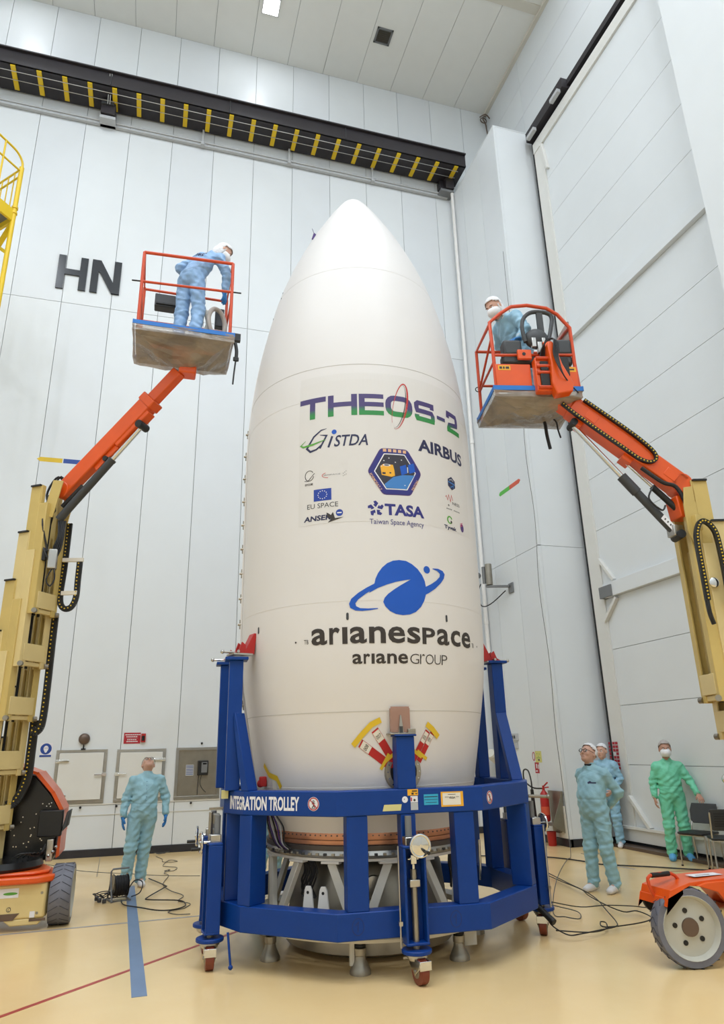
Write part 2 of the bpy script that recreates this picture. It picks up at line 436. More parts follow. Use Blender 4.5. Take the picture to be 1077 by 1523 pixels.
# pier standing forward in the corner
wc = MB().bb(XC+0.03, XD+0.2, YC+0.03, YW+0.02, 0, 16.75).build('wall_corner', 'backing', smooth=0); wc['kind'] = 'structure'
yj = [YC, 12.93, 13.93, YW]
for i in range(3):
    for z0, z1 in ((0.13, 5.607), (5.615, 16.8)):
        panel_box(wc, XC, XC+0.04, yj[i]+(0.05 if i == 0 else g), yj[i+1]-g, z0, z1, 'panel' if i % 2 else 'panel_b')
for z0, z1 in ((0.13, 5.607), (5.615, 16.8)):
    panel_box(wc, XC+0.06, XD+0.13, YC, YC+0.04, z0, z1, 'panel')
MB().bb(XC-0.006, XC+0.055, YC-0.006, YC+0.045, 0.13, 5.60).bb(XC-0.006, XC+0.055, YC-0.006, YC+0.045, 5.62, 16.82).build('corner_strip', 'panel', wc, bevel=0.003)
MB().bb(XC-0.008, XD+0.1, YC-0.008, YW, 16.80, 16.83).build('cap_strip', 'panel', wc, bevel=0.003)
bc = MB().bb(XC-0.02, XC+0.05, YC-0.02, YW, 0, 0.125).bb(XC, XD+0.05, YC-0.02, YC+0.05, 0, 0.125).build('baseboard_corner', 'skirting', bevel=0.003); bc['kind'] = 'structure'
# right wall above the door
wr = MB().bb(XR+0.03, XR+0.3, -9.2, YW+0.1, 0, ZC+0.2).build('wall_right', 'backing', smooth=0); wr['kind'] = 'structure'
zz = [16.0, 17.4, 18.44, 19.5, ZC]; yy = [-9.2, -4, 1.5, 7.1, 12.75, YW]
for i in range(len(zz)-1):
    for j in range(len(yy)-1):
        panel_box(wr, XR, XR+0.04, yy[j]+g, yy[j+1]-g, zz[i]+g, zz[i+1]-g, 'panel_b' if (i+j) % 2 else 'panel')
tr = MB().bb(XR-0.10, XR+0.02, -9, YW, ZC-0.10, ZC).build('trim_1', 'trim_cream', bevel=0.004); tr['kind'] = 'structure'
# nearer right-hand pier
wp = MB().bb(XC+0.03, XR+0.1, -9.2, 6.42, 0, ZC).build('wall_pier', 'backing', smooth=0); wp['kind'] = 'structure'
ypj = [6.45, 5.33, 4.2, 3.1, 2.0, 0.9, -0.2, -1.3, -2.4, -5, -9.2]
for i in range(len(ypj)-1):
    panel_box(wp, XC, XC+0.04, ypj[i+1]+g, ypj[i]-g, 0.13, ZC, 'panel')
panel_box(wp, XC+0.05, XR, 6.42, 6.45, 0.13, ZC, 'panel')
# big sliding door
dr = thing('door_1', 'tall white panelled sliding door with raised cross beams', 'door', (XD, 9.4, 0)); dr['kind'] = 'structure'
del dr['category']
MB().bb(XD+0.03, XD+0.2, 6.3, 11.8, 0.06, 16.3).build('leaf', 'backing', dr, smooth=0)
zj = [0.33, 1.368, 2.4, 3.43, 4.40, 4.67, 5.795, 6.9, 7.997, 9.09, 10.18, 10.48, 11.54, 12.6, 13.68, 14.78, 15.9]
for a, b in zip(zj[:-1], zj[1:]):
    beam = (abs(a-4.40) < .01 or abs(a-10.18) < .01)
    if beam:
        MB().bb(XD-0.10, XD+0.04, 6.4, 11.32, a, b).build('cross_beam', 'panel', dr, bevel=0.004)
    else:
        panel_box(dr, XD, XD+0.04, 6.35, 11.42, a+0.004, b-0.004, 'panel')
MB().bb(XD-0.03, XD+0.05, 11.42, 11.78, 0.1, 15.9).build('stile', 'panel_cream', dr, bevel=0.004)
MB().bb(XD-0.05, XD+0.05, 6.35, 11.78, 15.9, 16.2).build('top_rail', 'panel_cream', dr, bevel=0.004)
MB().bb(XD-0.06, XD+0.05, 6.35, 11.75, 0.10, 0.32).bb(XD-0.10, XD, 6.35, 11.75, 0.30, 0.345).build('bottom_rail', 'panel_cream', dr, bevel=0.004)
for (y0, z0), (y1, z1) in (((11.40, 5.20), (11.02, 4.70)), ((11.02, 4.36), (11.46, 3.97)), ((11.45, 0.84), (10.98, 0.34)), ((11.42, 15.88), (11.3, 15.0))):
    MB().beam((XD-0.04, y0, z0), (XD-0.04, y1, z1), 0.06, 0.08, up=(1, 0, 0)).build('brace', 'panel_cream', dr, bevel=0.004)
MB().bb(XD-0.13, XD-0.02, 11.05, 11.42, 4.40, 4.62).build('lock_plate', 'grey_mid', dr, bevel=0.004)
MB().bb(XD-0.03, XD+0.02, 11.782, 11.835, 0.05, 16.3).build('side_seal', 'joint_dark', dr)
tk = MB().bb(XD-0.02, XD+0.25, -9, 11.86, 16.42, 16.58).bb(XD-0.16, XD+0.2, 10.2, 11.86, 16.34, 16.62).build('trim_2', 'rail_black', smooth=0); tk['kind'] = 'structure'; tk['label'] = 'black overhead sliding track of the tall door'
MB().box((XD-0.2, 11.55, 16.30), (0.10, 0.34, 0.10)).box((XD-0.2, 10.45, 16.30), (0.10, 0.34, 0.10)).build('roller_bracket', 'grey_light', tk, bevel=0.01)
sill = MB().bb(XD-0.28, XD+0.1, 6.4, 11.8, 0.0, 0.05).build('trim_3', 'bell_brown', bevel=0.003); sill['kind'] = 'structure'
MB().bb(XD-0.02, XD+0.04, 6.4, 11.8, 0.05, 0.10).build('gap', 'joint_dark', sill)
# ceiling
ce = MB().bb(-9.2, 9.4, -9.2, 15, ZC+0.03, ZC+0.3).build('ceiling', 'backing', smooth=0); ce['kind'] = 'structure'
cj = [-0.6+1.05*k for k in range(-8, 10)]; cj = [-9.2]+cj+[XR]
for i in range(len(cj)-1):
    for y0, y1 in ((11.46, YW), (0.2, 11.2), (-9.2, 0.19)):
        panel_box(ce, cj[i]+g, cj[i+1]-g, y0, y1, ZC, ZC+0.04, 'ceiling')
MB().bb(-9.2, XR, 11.2, 11.46, ZC-0.03, ZC+0.04).build('cover_strip', 'trim_cream', ce, bevel=0.004)
# walls out of view that close the hall
for nm, a in (('wall_left', (-9.3, -9.0, -9.2, 15, 0, ZC)), ('wall_front', (-9.2, 9.4, -9.4, -9.1, 0, ZC))):
    o = MB().bb(*a).build(nm, 'panel', smooth=0); o['kind'] = 'structure'

# first lamp is in view; the others are unseen, added to light the hall
lamp0 = None
lamps = [(1.82, 13.17), (-4.4, 13.17), (7.2, 8.2), (1.82, 8.0), (-3.2, 8.0), (-7.6, 6.0), (4.6, 3.2), (-0.6, 3.2), (-5.6, 3.2), (1.82, -2), (-3.2, -2), (5.8, -2), (-7.2, -2), (0, -6.5), (5, -6.5), (-5, -6.5)]
for i, (x, y) in enumerate(lamps):
    L = thing('ceiling_lamp', 'square white ceiling lamp set flush in the ceiling above the crane rail' if i == 0 else 'square white ceiling lamp out of view, added to light the hall', 'ceiling lamp', (x, y, ZC), 'square ceiling lamps')
    MB().bb(x-0.23, x+0.23, y-0.24, y+0.24, ZC-0.03, ZC+0.01).build('housing', 'grey_light', L)
    MB().bb(x-0.20, x+0.20, y-0.21, y+0.21, ZC-0.036, ZC-0.028).build('diffuser', 'lamp_diffuser', L)
    ld = bpy.data.lights.new('lamp_light', 'AREA'); ld.shape = 'RECTANGLE'; ld.size = 0.40; ld.size_y = 0.42
    ld.energy = LAMP_W*(0.1 if i < 2 else 1.0 if i in (5, 8, 12, 15) else 0.28 if i < 6 else 1.15); ld.color = LAMP_COL
    lo = bpy.data.objects.new('lamp_light', ld); COL.objects.link(lo); lo.location = (0, 0, -0.045); lo.parent = L
v = thing('ceiling_vent', 'square dark ceiling air vent with a grey frame', 'vent', (4.97, 13.15, ZC))
for a in ((4.74, 5.20, 12.92, 12.97), (4.74, 5.20, 13.33, 13.38), (4.74, 4.79, 12.92, 13.38), (5.15, 5.20, 12.92, 13.38)):
    MB().bb(*a, ZC-0.03, ZC+0.01).build('frame', 'grey_mid', v, bevel=0.003)
MB().bb(4.78, 5.16, 12.96, 13.34, ZC-0.008, ZC).build('grille', 'vent_dark', v)
for k in range(7):
    MB().box((4.97, 12.99+k*0.053, ZC-0.015), (0.36, 0.03, 0.004), R=Matrix.Rotation(0.6, 3, 'X')).build('slat', 'vent_dark', v)

# crane rail on the back wall
cr = thing('crane_rail', 'long black crane runway beam high on the back wall with yellow cleats beneath', 'crane rail', (-0.5, YW, 17.6))
m = MB(); m.bb(-9.2, 7.58, 13.89, 13.93, 17.35, 17.77); m.bb(-9.2, 7.58, 13.88, 14.67, 17.35, 17.40); m.bb(-9.2, 7.58, 13.82, 14.10, 17.75, 17.79); m.bb(-9.2, 7.58, 14.25, 14.72, 17.60, 17.64)
m.build('beam', 'rail_black', cr, bevel=0.004)
for k in range(23):
    x = -4.18+(k-2)*0.574
    if x > 7.35: continue
    MB().bb(x-0.055, x+0.055, 13.92, 14.60, 17.315, 17.35).build('cleat', 'yellow', cr, bevel=0.004)
for y in (14.06, 14.3):
    MB().cyl((-9, y, 17.30), (7.4, y, 17.30), 0.008, n=8).build('rod', 'steel', cr)
for x in (-4.82, -1.98, 0.93, 4.03):
    MB().cyl((x, 13.878, 17.37), (x, 13.878, 17.76), 0.012, n=8).build('stiffener', 'grey_dark', cr)
en = thing('end_box', 'black bracket box at the right end of the crane rail', 'bracket', (7.35, 14.5, 17))
m = MB(); m.bb(7.15, 7.40, 14.35, YW-.01, 16.95, 17.34); m.bb(7.02, 7.38, 14.5, YW-.01, 17.05, 17.34); m.build('housing', 'rail_black', en, bevel=0.02)
MB().bb(7.0, 7.40, 14.4, YW-0.01, 16.86, 16.94).build('plate', 'grey_mid', en, bevel=0.006)
fb = thing('trolley_box', 'black box hanging below the crane rail on two steel rods', 'box', (-2.03, 14.5, 17))
m = MB(); m.bb(-2.2, -1.86, 14.35, YW-0.02, 16.95, 17.3); m.build('housing', 'rail_black', fb, bevel=0.01)
MB().bb(-2.2, -1.9, 14.30, 14.36, 17.2, 17.34).build('back_plate', 'grey_dark', fb, bevel=0.005)
MB().cyl((-2.05, 14.3, 17.2), (-2.02, 13.86, 17.7), 0.012, n=8).cyl((-2.0, 14.3, 17.2), (-1.97, 13.86, 17.7), 0.012, n=8).build('rod', 'steel', fb)
MB().bb(-2.22, -1.84, 14.40, YW-0.01, 16.84, 16.93).build('clamp', 'grey_light', fb, bevel=0.006)
tp = thing('cable_tray', 'grey cable tray with pipe running below the crane rail', 'cable tray', (0, 14.6, 16.8))
MB().bb(-9.2, 7.3, 14.62, 14.70, 16.84, 16.88).build('tray', 'grey_light', tp)
MB().cyl((-9.2, 14.62, 16.95), (7.3, 14.62, 16.95), 0.03, n=8).build('pipe', 'grey_light', tp)
for x in (0.32, 2.62, 5.0):
    MB().beam((x, 14.60, 16.85), (x, 14.60, 17.34), 0.05, 0.05).box((x, 14.6, 16.83), (0.09, 0.14, 0.04)).build('hanger', 'grey_light', tp)
# bar-letters on the wall
hn = thing('wall_letters', 'large glossy black letters HN high on the back wall', 'lettering', (-2.0, YW, 12.35))
def letter(name, pts):
    m = MB()
    for a, b in pts: m.prism([a[0], a[1], b[0], b[1]] if False else a+b, 0, 0.04, mapf=lambda x, y, z: (x, YW-0.002-z, y))
    m.build(name, 'letter_black', hn, smooth=0)
m = MB()
for x0, x1, z0, z1 in ((-2.72, -2.56, 11.88, 12.79), (-2.24, -2.08, 11.90, 12.79), (-2.56, -2.24, 12.28, 12.43)): m.bb(x0, x1, YW-0.04, YW-0.002, z0, z1)
m.build('letter', 'letter_black', hn, smooth=0)
m = MB(); m.bb(-1.99, -1.83, YW-0.04, YW-0.002, 11.90, 12.80); m.bb(-1.50, -1.34, YW-0.04, YW-0.002, 11.93, 12.83)
m.prism([(-1.99, 12.80), (-1.80, 12.80), (-1.34, 11.93), (-1.52, 11.93)], 0.001, 0.038, mapf=lambda x, y, z: (x, YW-0.001-z, y))
m.build('letter', 'letter_black', hn, smooth=0)

# service hatches in the back wall
def hatch(x0, x1, z0, z1, label, open_=False, flip=False):
    t = thing('wall_hatch', label, 'hatch', ((x0+x1)/2, YW, z0), None if open_ else 'white service hatches on the back wall')
    f = 0.055
    for a in ((x0, x1, z1-f, z1), (x0, x1, z0, z0+f), (x0, x0+f, z0+f, z1-f), (x1-f, x1, z0+f, z1-f)):
        MB().bb(a[0], a[1], YW-0.03, YW, a[2], a[3]).build('frame', 'steel', t, bevel=0.003)
    if not open_:
        MB().bb(x0+f+.004, x1-f-.004, YW-0.045, YW, z0+f+.004, z1-f-.004).build('door_leaf', 'panel_cream', t, bevel=0.006)
        hx = x0+0.04 if not flip else x1-0.04; s_ = 1 if not flip else -1
        for z in (z0+0.14, z1-0.2):
            MB().bb(hx-0.04, hx+0.04, YW-0.07, YW-0.03, z-0.03, z+0.03).bb(hx, hx+s_*0.2, YW-0.075, YW-0.045, z-0.018, z+0.018).build('hinge', 'chrome', t, bevel=0.006)
        hx = x1-0.03 if not flip else x0+0.03
        MB().bb(hx-0.04, hx+0.04, YW-0.07, YW-0.03, 1.37, 1.43).bb(min(hx, hx-s_*0.17), max(hx, hx-s_*0.17), YW-0.09, YW-0.07, 1.39, 1.41).build('handle', 'chrome', t, bevel=0.004)
    return t
hatch(-1.56, -0.66, 0.91, 1.85, 'white square service hatch under the round brown bell')
hatch(-0.49, 0.41, 0.91, 1.84, 'white square service hatch behind the looking-up man in teal', flip=True)
ht = hatch(0.60, 1.46, 0.91, 1.85, 'open steel-lined wall niche holding a black telephone', True)
MB().bb(0.655, 1.405, YW-0.005, YW+0.0, 0.965, 1.795).build('lining', 'steel_dull', ht)
tl = thing('wall_telephone', 'small black wall telephone with keypad inside the steel niche', 'telephone', (1.1, YW, 1.45))
MB().bb(1.02, 1.22, YW-0.09, YW-0.005, 1.33, 1.60).build('body', 'black', tl, bevel=0.012)
MB().bb(1.09, 1.20, YW-0.096, YW-0.088, 1.38, 1.57).build('keypad', 'grey_mid', tl, bevel=0.002)
MB().bb(1.115, 1.185, YW-0.099, YW-0.095, 1.53, 1.555).build('display', 'black_gloss', tl)
MB().tube([(1.1, YW-0.05, 1.33), (1.08, YW-0.05, 1.2), (1.12, YW-0.04, 1.1), (1.2, YW-0.04, 1.02)], 0.005).tube([(1.05, YW-0.03, 1.34), (1.04, YW-0.03, 1.1), (1.04, YW-0.03, 0.98)], 0.006).build('cord', 'cord_black', tl)
decal('notice', [(rect2(0, .15, 0, .2), 0)]+[(rect2(.01, .14, .02+k*.03, .03+k*.03), 1, .001) for k in range(6)], plane_map((0.80, YW-0.006, 1.33), (1, 0, 0), (0, 0, 1)), ['grey_light', 'sign_blue'], ht)
for x, z in ((-1.05, .84), (-0.42, .84), (0.93, .84), (1.08, 1.92)):
    MB().sph((x, YW-0.03, z), 0.022, n=10, k=6).build('knob', 'black', wb)
# bell, signs
b = thing('alarm_bell', 'round brown alarm bell above the first white hatch', 'bell', (-1.1, YW, 2.04))
MB().lathe([(0.02, 0.09), (0.06, 0.085), (0.09, 0.06), (0.102, 0.02), (0.102, 0.0)], (-1.1, YW, 2.04), 24, (0, -1, 0)).build('gong', 'bell_brown', b)
MB().cyl((-1.1, YW-0.02, 1.95), (-1.1, YW-0.02, 1.87), 0.012).bb(-1.14, -1.06, YW-0.03, YW, 1.84, 1.87).build('bracket', 'black', b)
s_ = thing('mandatory_mask_sign', 'round blue face-mask sign with a blue strip left of the first hatch', 'sign', (-1.75, YW, 1.87))
pm = plane_map((-1.75, YW, 1.86), (1, 0, 0), (0, 0, 1), 0.006)
MB().bb(-1.85, -1.64, YW-0.003, YW, 1.73, 1.98).build('plate', 'white_print', s_)
decal('pictogram', [(disc2(0, 0.015, 0.098), 0), (disc2(0, 0.02, 0.042, 0.052), 1, .001), (poly2([(-.035, 0.01), (.035, .01), (.02, -.04), (0, -.055), (-.02, -.04)]), 1, .0012), (disc2(-.016, .03, .01, .006), 0, .002), (disc2(.016, .03, .01, .006), 0, .002), (rect2(-.10, .10, -.125, -.092), 0)], pm, ['sign_blue', 'white_print'], s_)
s_ = thing('fire_notice', 'red rectangular fire notice with white lines above the second hatch', 'sign', (-0.23, YW, 2.04))
MB().bb(-0.39, -0.085, YW-0.006, YW, 1.94, 2.14).build('plate', 'sign_red', s_)
decal('print_lines', [(rect2(-.13+.035*k, -.13+.035*k+.028, .055, .072), 0) for k in range(8)]+[(rect2(-.11+.035*k, -.11+.035*k+.026, .02, .036), 0) for k in range(6)]+[(rect2(-.10, .10, 0, .003), 0)]+[(rect2(-.09+.035*k, -.09+.035*k+.027, -.035, -.02), 0) for k in range(5)]+[(rect2(-.10+.035*k, -.10+.035*k+.028, -.07, -.053), 0) for k in range(6)], plane_map((-0.237, YW-0.006, 2.04), (1, 0, 0), (0, 0, 1)), ['white_print'], s_)
s_ = thing('call_point', 'small dark red fire call point beside the red notice', 'alarm', (-0.03, YW, 2.03))
MB().bb(-0.075, 0.01, YW-0.05, YW, 1.96, 2.12).build('box', 'red_paint', s_, bevel=0.006)
MB().bb(-0.06, -0.005, YW-0.055, YW-0.05, 1.99, 2.08).build('glass', 'black_gloss', s_)
# arrow stickers
a = thing('direction_sticker', 'yellow and blue arrow strip on the back wall behind the left boom', 'sticker', (-2.2, YW, 7.65))
decal('yellow_end', [(poly2([(-0.40, 0), (-0.33, 0.05), (0.1, .05), (.1, -.05), (-.33, -.05)]), 0)], plane_map((-2.2, YW, 7.65), (1, 0, 0), (0, 0, 1)), ['tape_yellow'], a)
decal('blue_end', [(poly2([(0.12, 0.05), (0.45, 0.05), (0.5, 0), (.45, -.05), (.12, -.05)]), 0)], plane_map((-2.2, YW, 7.65), (1, 0, 0), (0, 0, 1)), ['sign_blue'], a)
a = thing('direction_sticker', 'green and orange arrow strip on the corner pier', 'sticker', (XC, 12.93, 7.21))
pm = plane_map((XC, 12.93, 7.21), (0, -1, 0), (0, 0, 1))
decal('green_end', [(poly2([(-.50, 0), (-.45, .05), (0, .05), (0, -.05), (-.45, -.05)]), 0)], pm, ['arrow_green'], a)
decal('orange_end', [(poly2([(0.0, .05), (.43, .05), (.5, 0), (.43, -.05), (0, -.05)]), 0)], pm, ['arrow_orange'], a)
# white conduit by the pier, lamp and camera
cd = thing('conduit', 'white vertical conduit pipe in the corner beside the pier', 'pipe', (7.3, 14.5, 0))
MB().cyl((XC-0.06, 14.45, 0.15), (XC-0.06, 14.45, 9.0), 0.045, n=10).cyl((XC-0.06, 14.45, 9.02), (XC-0.06, 14.45, 16.9), 0.045, n=10).cyl((XC-0.06, 14.45, 8.95), (XC-0.06, 14.45, 9.07), 0.055, n=10).cyl((XC-0.06, 14.45, 4.4), (XC-0.06, 14.45, 4.5), 0.055, n=10).build('pipe', 'white_gloss', cd)
cv = thing('surveillance_camera', 'grey surveillance camera on a wall arm on the corner pier', 'camera', (XC, 13.4, 5.0))
MB().beam((XC-0.04, 13.25, 5.03), (XC-0.35, 13.75, 5.12), 0.07, 0.05).bb(XC-0.03, XC, 13.15, 13.35, 4.88, 5.1).build('bracket', 'grey_mid', cv, bevel=0.006)
MB().cyl((XC-0.3, 13.68, 5.14), (XC-0.3, 13.68, 5.62), 0.075, n=14).build('body', 'steel_dull', cv, bevel=0.006)
MB().cyl((XC-0.36, 13.80, 5.2), (XC-0.36, 13.80, 5.58), 0.045, n=12).sph((XC-0.42, 13.98, 5.42), 0.07, n=12, k=8).build('lens_head', 'grey_mid', cv)
MB().tube([(XC-0.42, 13.88, 5.2), (XC-0.42, 14.05, 5.0), (XC-0.4, 13.95, 4.72), (XC-0.3, 13.7, 4.72), (XC-0.1, 13.35, 4.95)], 0.012).build('cable', 'cord_black', cv)
wl = thing('wall_horn', 'cream cylindrical fitting on the wall seen between the blue uprights', 'fixture', (7.2, 14.4, 1.5))
MB().cyl((7.38, 14.5, 1.46), (7.16, 14.34, 1.58), 0.11, 0.11, n=18).cyl((7.16, 14.34, 1.58), (7.13, 14.32, 1.60), 0.11, 0.09, n=18).build('housing', 'trim_cream', wl)
MB().cyl((7.38, 14.5, 1.25), (7.38, 14.5, 1.45), 0.03).build('stem', 'black', wl)
wv = thing('wall_socket', 'small grey socket box on the corner pier above the signs', 'socket', (XC, 13.8, 1.85))
MB().bb(XC-0.05, XC, 13.55, 13.80, 1.84, 1.98).bb(XC-0.03, XC, 13.58, 13.75, 1.68, 1.80).build('box', 'grey_light', wv, bevel=0.006)
MB().bb(XC-0.055, XC-0.048, 13.60, 13.66, 1.88, 1.94).build('outlet', 'grey_dark', wv); MB().bb(XC-0.055, XC-0.048, 13.69, 13.75, 1.88, 1.94).build('outlet', 'grey_dark', wv)
pm = plane_map((XC, 12.84, 1.53), (0, -1, 0), (0, 0, 1))
s_ = thing('safety_sign', 'pale yellow safety notice with a red ring on the pier', 'sign', (XC, 12.84, 1.53))
decal('notice', [(rect2(-.1, .14, -.11, .10), 0), (ann2(-.16, 0.0, .045, .075, .018), 1, .001), (disc2(-.16, 0, .03, .05), 2), (disc2(-.02, .05, .012), 3, .001), (disc2(.06, .045, .012), 3, .001), (disc2(.02, .0, .012), 3, .001), (rect2(0, .06, -.08, -.05), 4, .001), (rect2(-.06, .1, -.03, -.02), 3, .001)], pm, ['sign_yellow', 'sign_red', 'white_print', 'ink_green', 'grey_dark'], s_)
s_ = thing('extinguisher_sign', 'small red fire extinguisher pictogram below the yellow notice', 'sign', (XC, 12.84, 1.30))
decal('pictogram', [(rect2(-.12, .04, -.2, 0), 0), (rect2(-.07, -.03, -.11, -.03), 1, .001), (rect2(-.1, -.02, -.17, -.15), 1, .001), (rect2(0.0, 0.03, -.12, -.04), 1, .001)], plane_map((XC, 12.87, 1.42), (0, -1, 0), (0, 0, 1)), ['sign_red', 'white_print'], s_)
# grid of red stickers on the door edge
s_ = thing('red_stickers', 'block of small dark red labels across the door edge', 'sticker', (XD-0.1, 11.8, 1.5))
random.seed(3)
for r in range(9):
    for c in range(4):
        if r in (0,) or random.random() < 0.85:
            y = 11.93-c*0.085; z = 1.72-r*0.062
            decal('label_tab', [(rect2(0, 0.074, 0, 0.046), 0)], plane_map((XD-0.035 if y < 11.79 else XD-0.0, y, z), (0, -1, 0), (0, 0, 1)) if True else None, ['sign_red'], s_)
# fire extinguisher on its shelf against the pier
ex = thing('fire_extinguisher', 'red fire extinguisher with black horn and hose against the pier', 'fire extinguisher', (7.25, 12.380, 0.15))
MB().lathe([(0.0, 0.30), (0.05, 0.30), (0.075, 0.32), (0.08, 0.36), (0.08, 0.72), (0.07, 0.78), (0.04, 0.82), (0.025, 0.84), (0.025, 0.88), (0, 0.88)], (7.22, 12.410, 0.10), 20).build('cylinder', 'red_paint', ex)
MB().lathe([(0.0815, 0.42), (0.0815, 0.56)], (7.22, 12.410, 0.10), 20, caps=False).build('label_band', 'arrow_orange', ex)
MB().beam((7.22, 12.410, 1.0), (7.22, 12.250, 1.08), 0.02, 0.02).beam((7.22, 12.410, 0.98), (7.22, 12.230, 1.0), 0.02, 0.02).cyl((7.22, 12.410, 0.97), (7.22, 12.410, 1.02), 0.02).build('handle', 'red_paint', ex)
MB().cyl((7.1, 12.610, 0.28), (7.1, 12.630, 0.95), 0.045, 0.03, n=14).build('horn', 'black', ex)
MB().tube([(7.2, 12.430, 0.97), (7.12, 12.630, 0.98), (7.1, 12.880, 1.1), (7.1, 12.880, 1.28), (7.1, 12.710, 1.28), (7.1, 12.630, 1.1), (7.1, 12.630, 0.93)], 0.014).build('hose', 'black', ex)
st = thing('extinguisher_stand', 'steel shelf with sloping sides under the extinguisher', 'stand', (7.3, 12.230, 0.1))
m = MB(); m.prism([(12.050, .93), (12.190, .22), (12.430, .22), (12.490, .93)], 7.35, 7.40, mapf=lambda y, z, x: (x, y, z)); m.build('back_panel', 'steel_dull', st)
m = MB(); m.prism([(7.40, .93), (7.14, .36), (7.40, .22)], 12.070, 12.085, mapf=lambda x, z, y: (x, y, z)); m.bb(7.1, 7.4, 12.080, 12.510, 0.36, 0.375); m.build('side_panel', 'steel_dull', st)
rb = thing('red_bin', 'small red tub on the floor under the extinguisher', 'bin', (7.24, 12.350, 0))
MB().lathe([(0.0, 0.0), (0.07, 0), (0.075, 0.01), (0.085, 0.24), (0.078, 0.24), (0.07, 0.02)], (7.26, 12.350, 0), 20).build('tub', 'red_paint', rb)
pn = thing('leaning_panel', 'pale board leaning against the foot of the pier', 'board', (7.35, 12.3, 0.1))
MB().bb(7.385, 7.405, 12.02, 12.30, 0.14, 0.68).build('board', 'white_paint', pn, bevel=0.003)
# yellow access platform at the left edge, turned 45 degrees
yp = thing('access_platform', 'yellow tubular stair platform at the upper left edge', 'platform', (-3.6, 12.0, 10))
P0 = Vector((-3.11, 12.0, 0)); e1 = Vector((-.62, -.78, 0)); e2 = Vector((-.68, .73, 0)); Zv = Vector((0, 0, 1))
for p in (P0, P0+e2*1.6):
    MB().cyl(p, p+Zv*12.62, 0.045, n=12).build('post', 'yellow', yp)
    MB().cyl(p+Zv*11.50, p+Zv*11.54, 0.06, n=12).cyl(p+Zv*11.62, p+Zv*11.66, 0.06, n=12).build('post_collar', 'yellow', yp)
m = MB(); q = [P0, P0+e1*1.1, P0+e1*1.1+e2*1.6, P0+e2*1.6]; m.prism([(v_.x, v_.y) for v_ in q], 11.44, 11.50); m.build('deck', 'grey_mid', yp)
MB().beam(P0+Zv*11.45, P0+e1*1.1+Zv*11.45, 0.05, 0.26).build('toe_board', 'yellow', yp, bevel=0.003)
MB().beam(P0+Zv*11.45, P0+e2*1.6+Zv*11.45, 0.05, 0.26).build('toe_board', 'yellow', yp, bevel=0.003)
MB().tube([P0+Zv*12.5, P0+Zv*12.72, P0+e1*.12+Zv*12.86, P0+e1*.35+Zv*12.90, P0+e1*1.1+Zv*12.90], 0.022, seg=4).build('handrail', 'yellow', yp)
MB().tube([P0+Zv*12.52, P0+e1*1.1+Zv*12.52], 0.02, smooth=False).build('handrail', 'yellow', yp)
MB().tube([P0+Zv*12.60, P0+e2*1.6+Zv*12.60], 0.02, smooth=False).build('handrail', 'yellow', yp)
MB().tube([P0+Zv*12.42, P0+e2*1.6+Zv*12.42], 0.02, smooth=False).build('handrail', 'yellow', yp)
for k in range(1, 8):
    MB().cyl(P0+e2*(.2*k)+Zv*11.5, P0+e2*(.2*k)+Zv*12.6, 0.012, n=8).build('baluster', 'yellow', yp)
MB().cyl(P0+e1*.42+Zv*11.5, P0+e1*.42+Zv*12.9, 0.018, n=8).build('baluster', 'yellow', yp)
MB().beam(P0+Zv*11.3, P0+e2*.9+Zv*10.3, 0.07, 0.07).build('brace', 'yellow', yp)
MB().beam(P0+Zv*10.6, P0+e2*.8+Zv*11.3, 0.06, 0.06).build('brace', 'yellow', yp)
# ================================================================== the payload fairing
CX, CY = 2.214, 7.333
FA = math.atan2(CY, CX)+PI
PZ = [1.04, 1.2, 1.4, 1.75, 1.95, 2.12, 2.33, 2.55, 2.75, 3.1, 3.6, 4.2, 4.8, 5.05, 5.4, 5.7, 6.0, 6.3, 6.6, 6.9, 7.2, 7.5, 7.8, 8.1, 8.35, 8.55, 8.7, 8.79, 8.84, 8.87, 8.885]
PR = [0.99, 1.045, 1.105, 1.17, 1.205, 1.235, 1.27, 1.293, 1.305, 1.31, 1.31, 1.31, 1.31, 1.308, 1.292, 1.265, 1.228, 1.178, 1.115, 1.043, 0.955, 0.845, 0.715, 0.573, 0.432, 0.318, 0.222, 0.155, 0.105, 0.055, 0.0]
def rz(z): return float(np.interp(z, PZ, PR))
def W(th, z, off=0.0):
    a = FA+th; r = rz(z)+off
    return Vector((CX+r*math.cos(a), CY+r*math.sin(a), z))
fa = thing('payload_fairing', 'tall white rocket payload fairing covered with mission logos', 'rocket fairing', (CX, CY, 1.04))
MB().lathe(list(zip(PR, PZ)), (CX, CY, 0), 128, caps=False).build('shell', 'fairing_white', fa, smooth=60)
for z in (5.57, 5.19, 2.06, 7.0, 3.05, 1.42):
    m = MB(); r = rz(z)
    m.lathe([(r-0.01, z-0.004), (r+0.0015, z-0.003), (r+0.0015, z+0.003), (r-0.01, z+0.004)], (CX, CY, 0), 128, caps=False).build('seam', 'seam' if z in (5.57, 2.06) else 'fairing_white', fa)
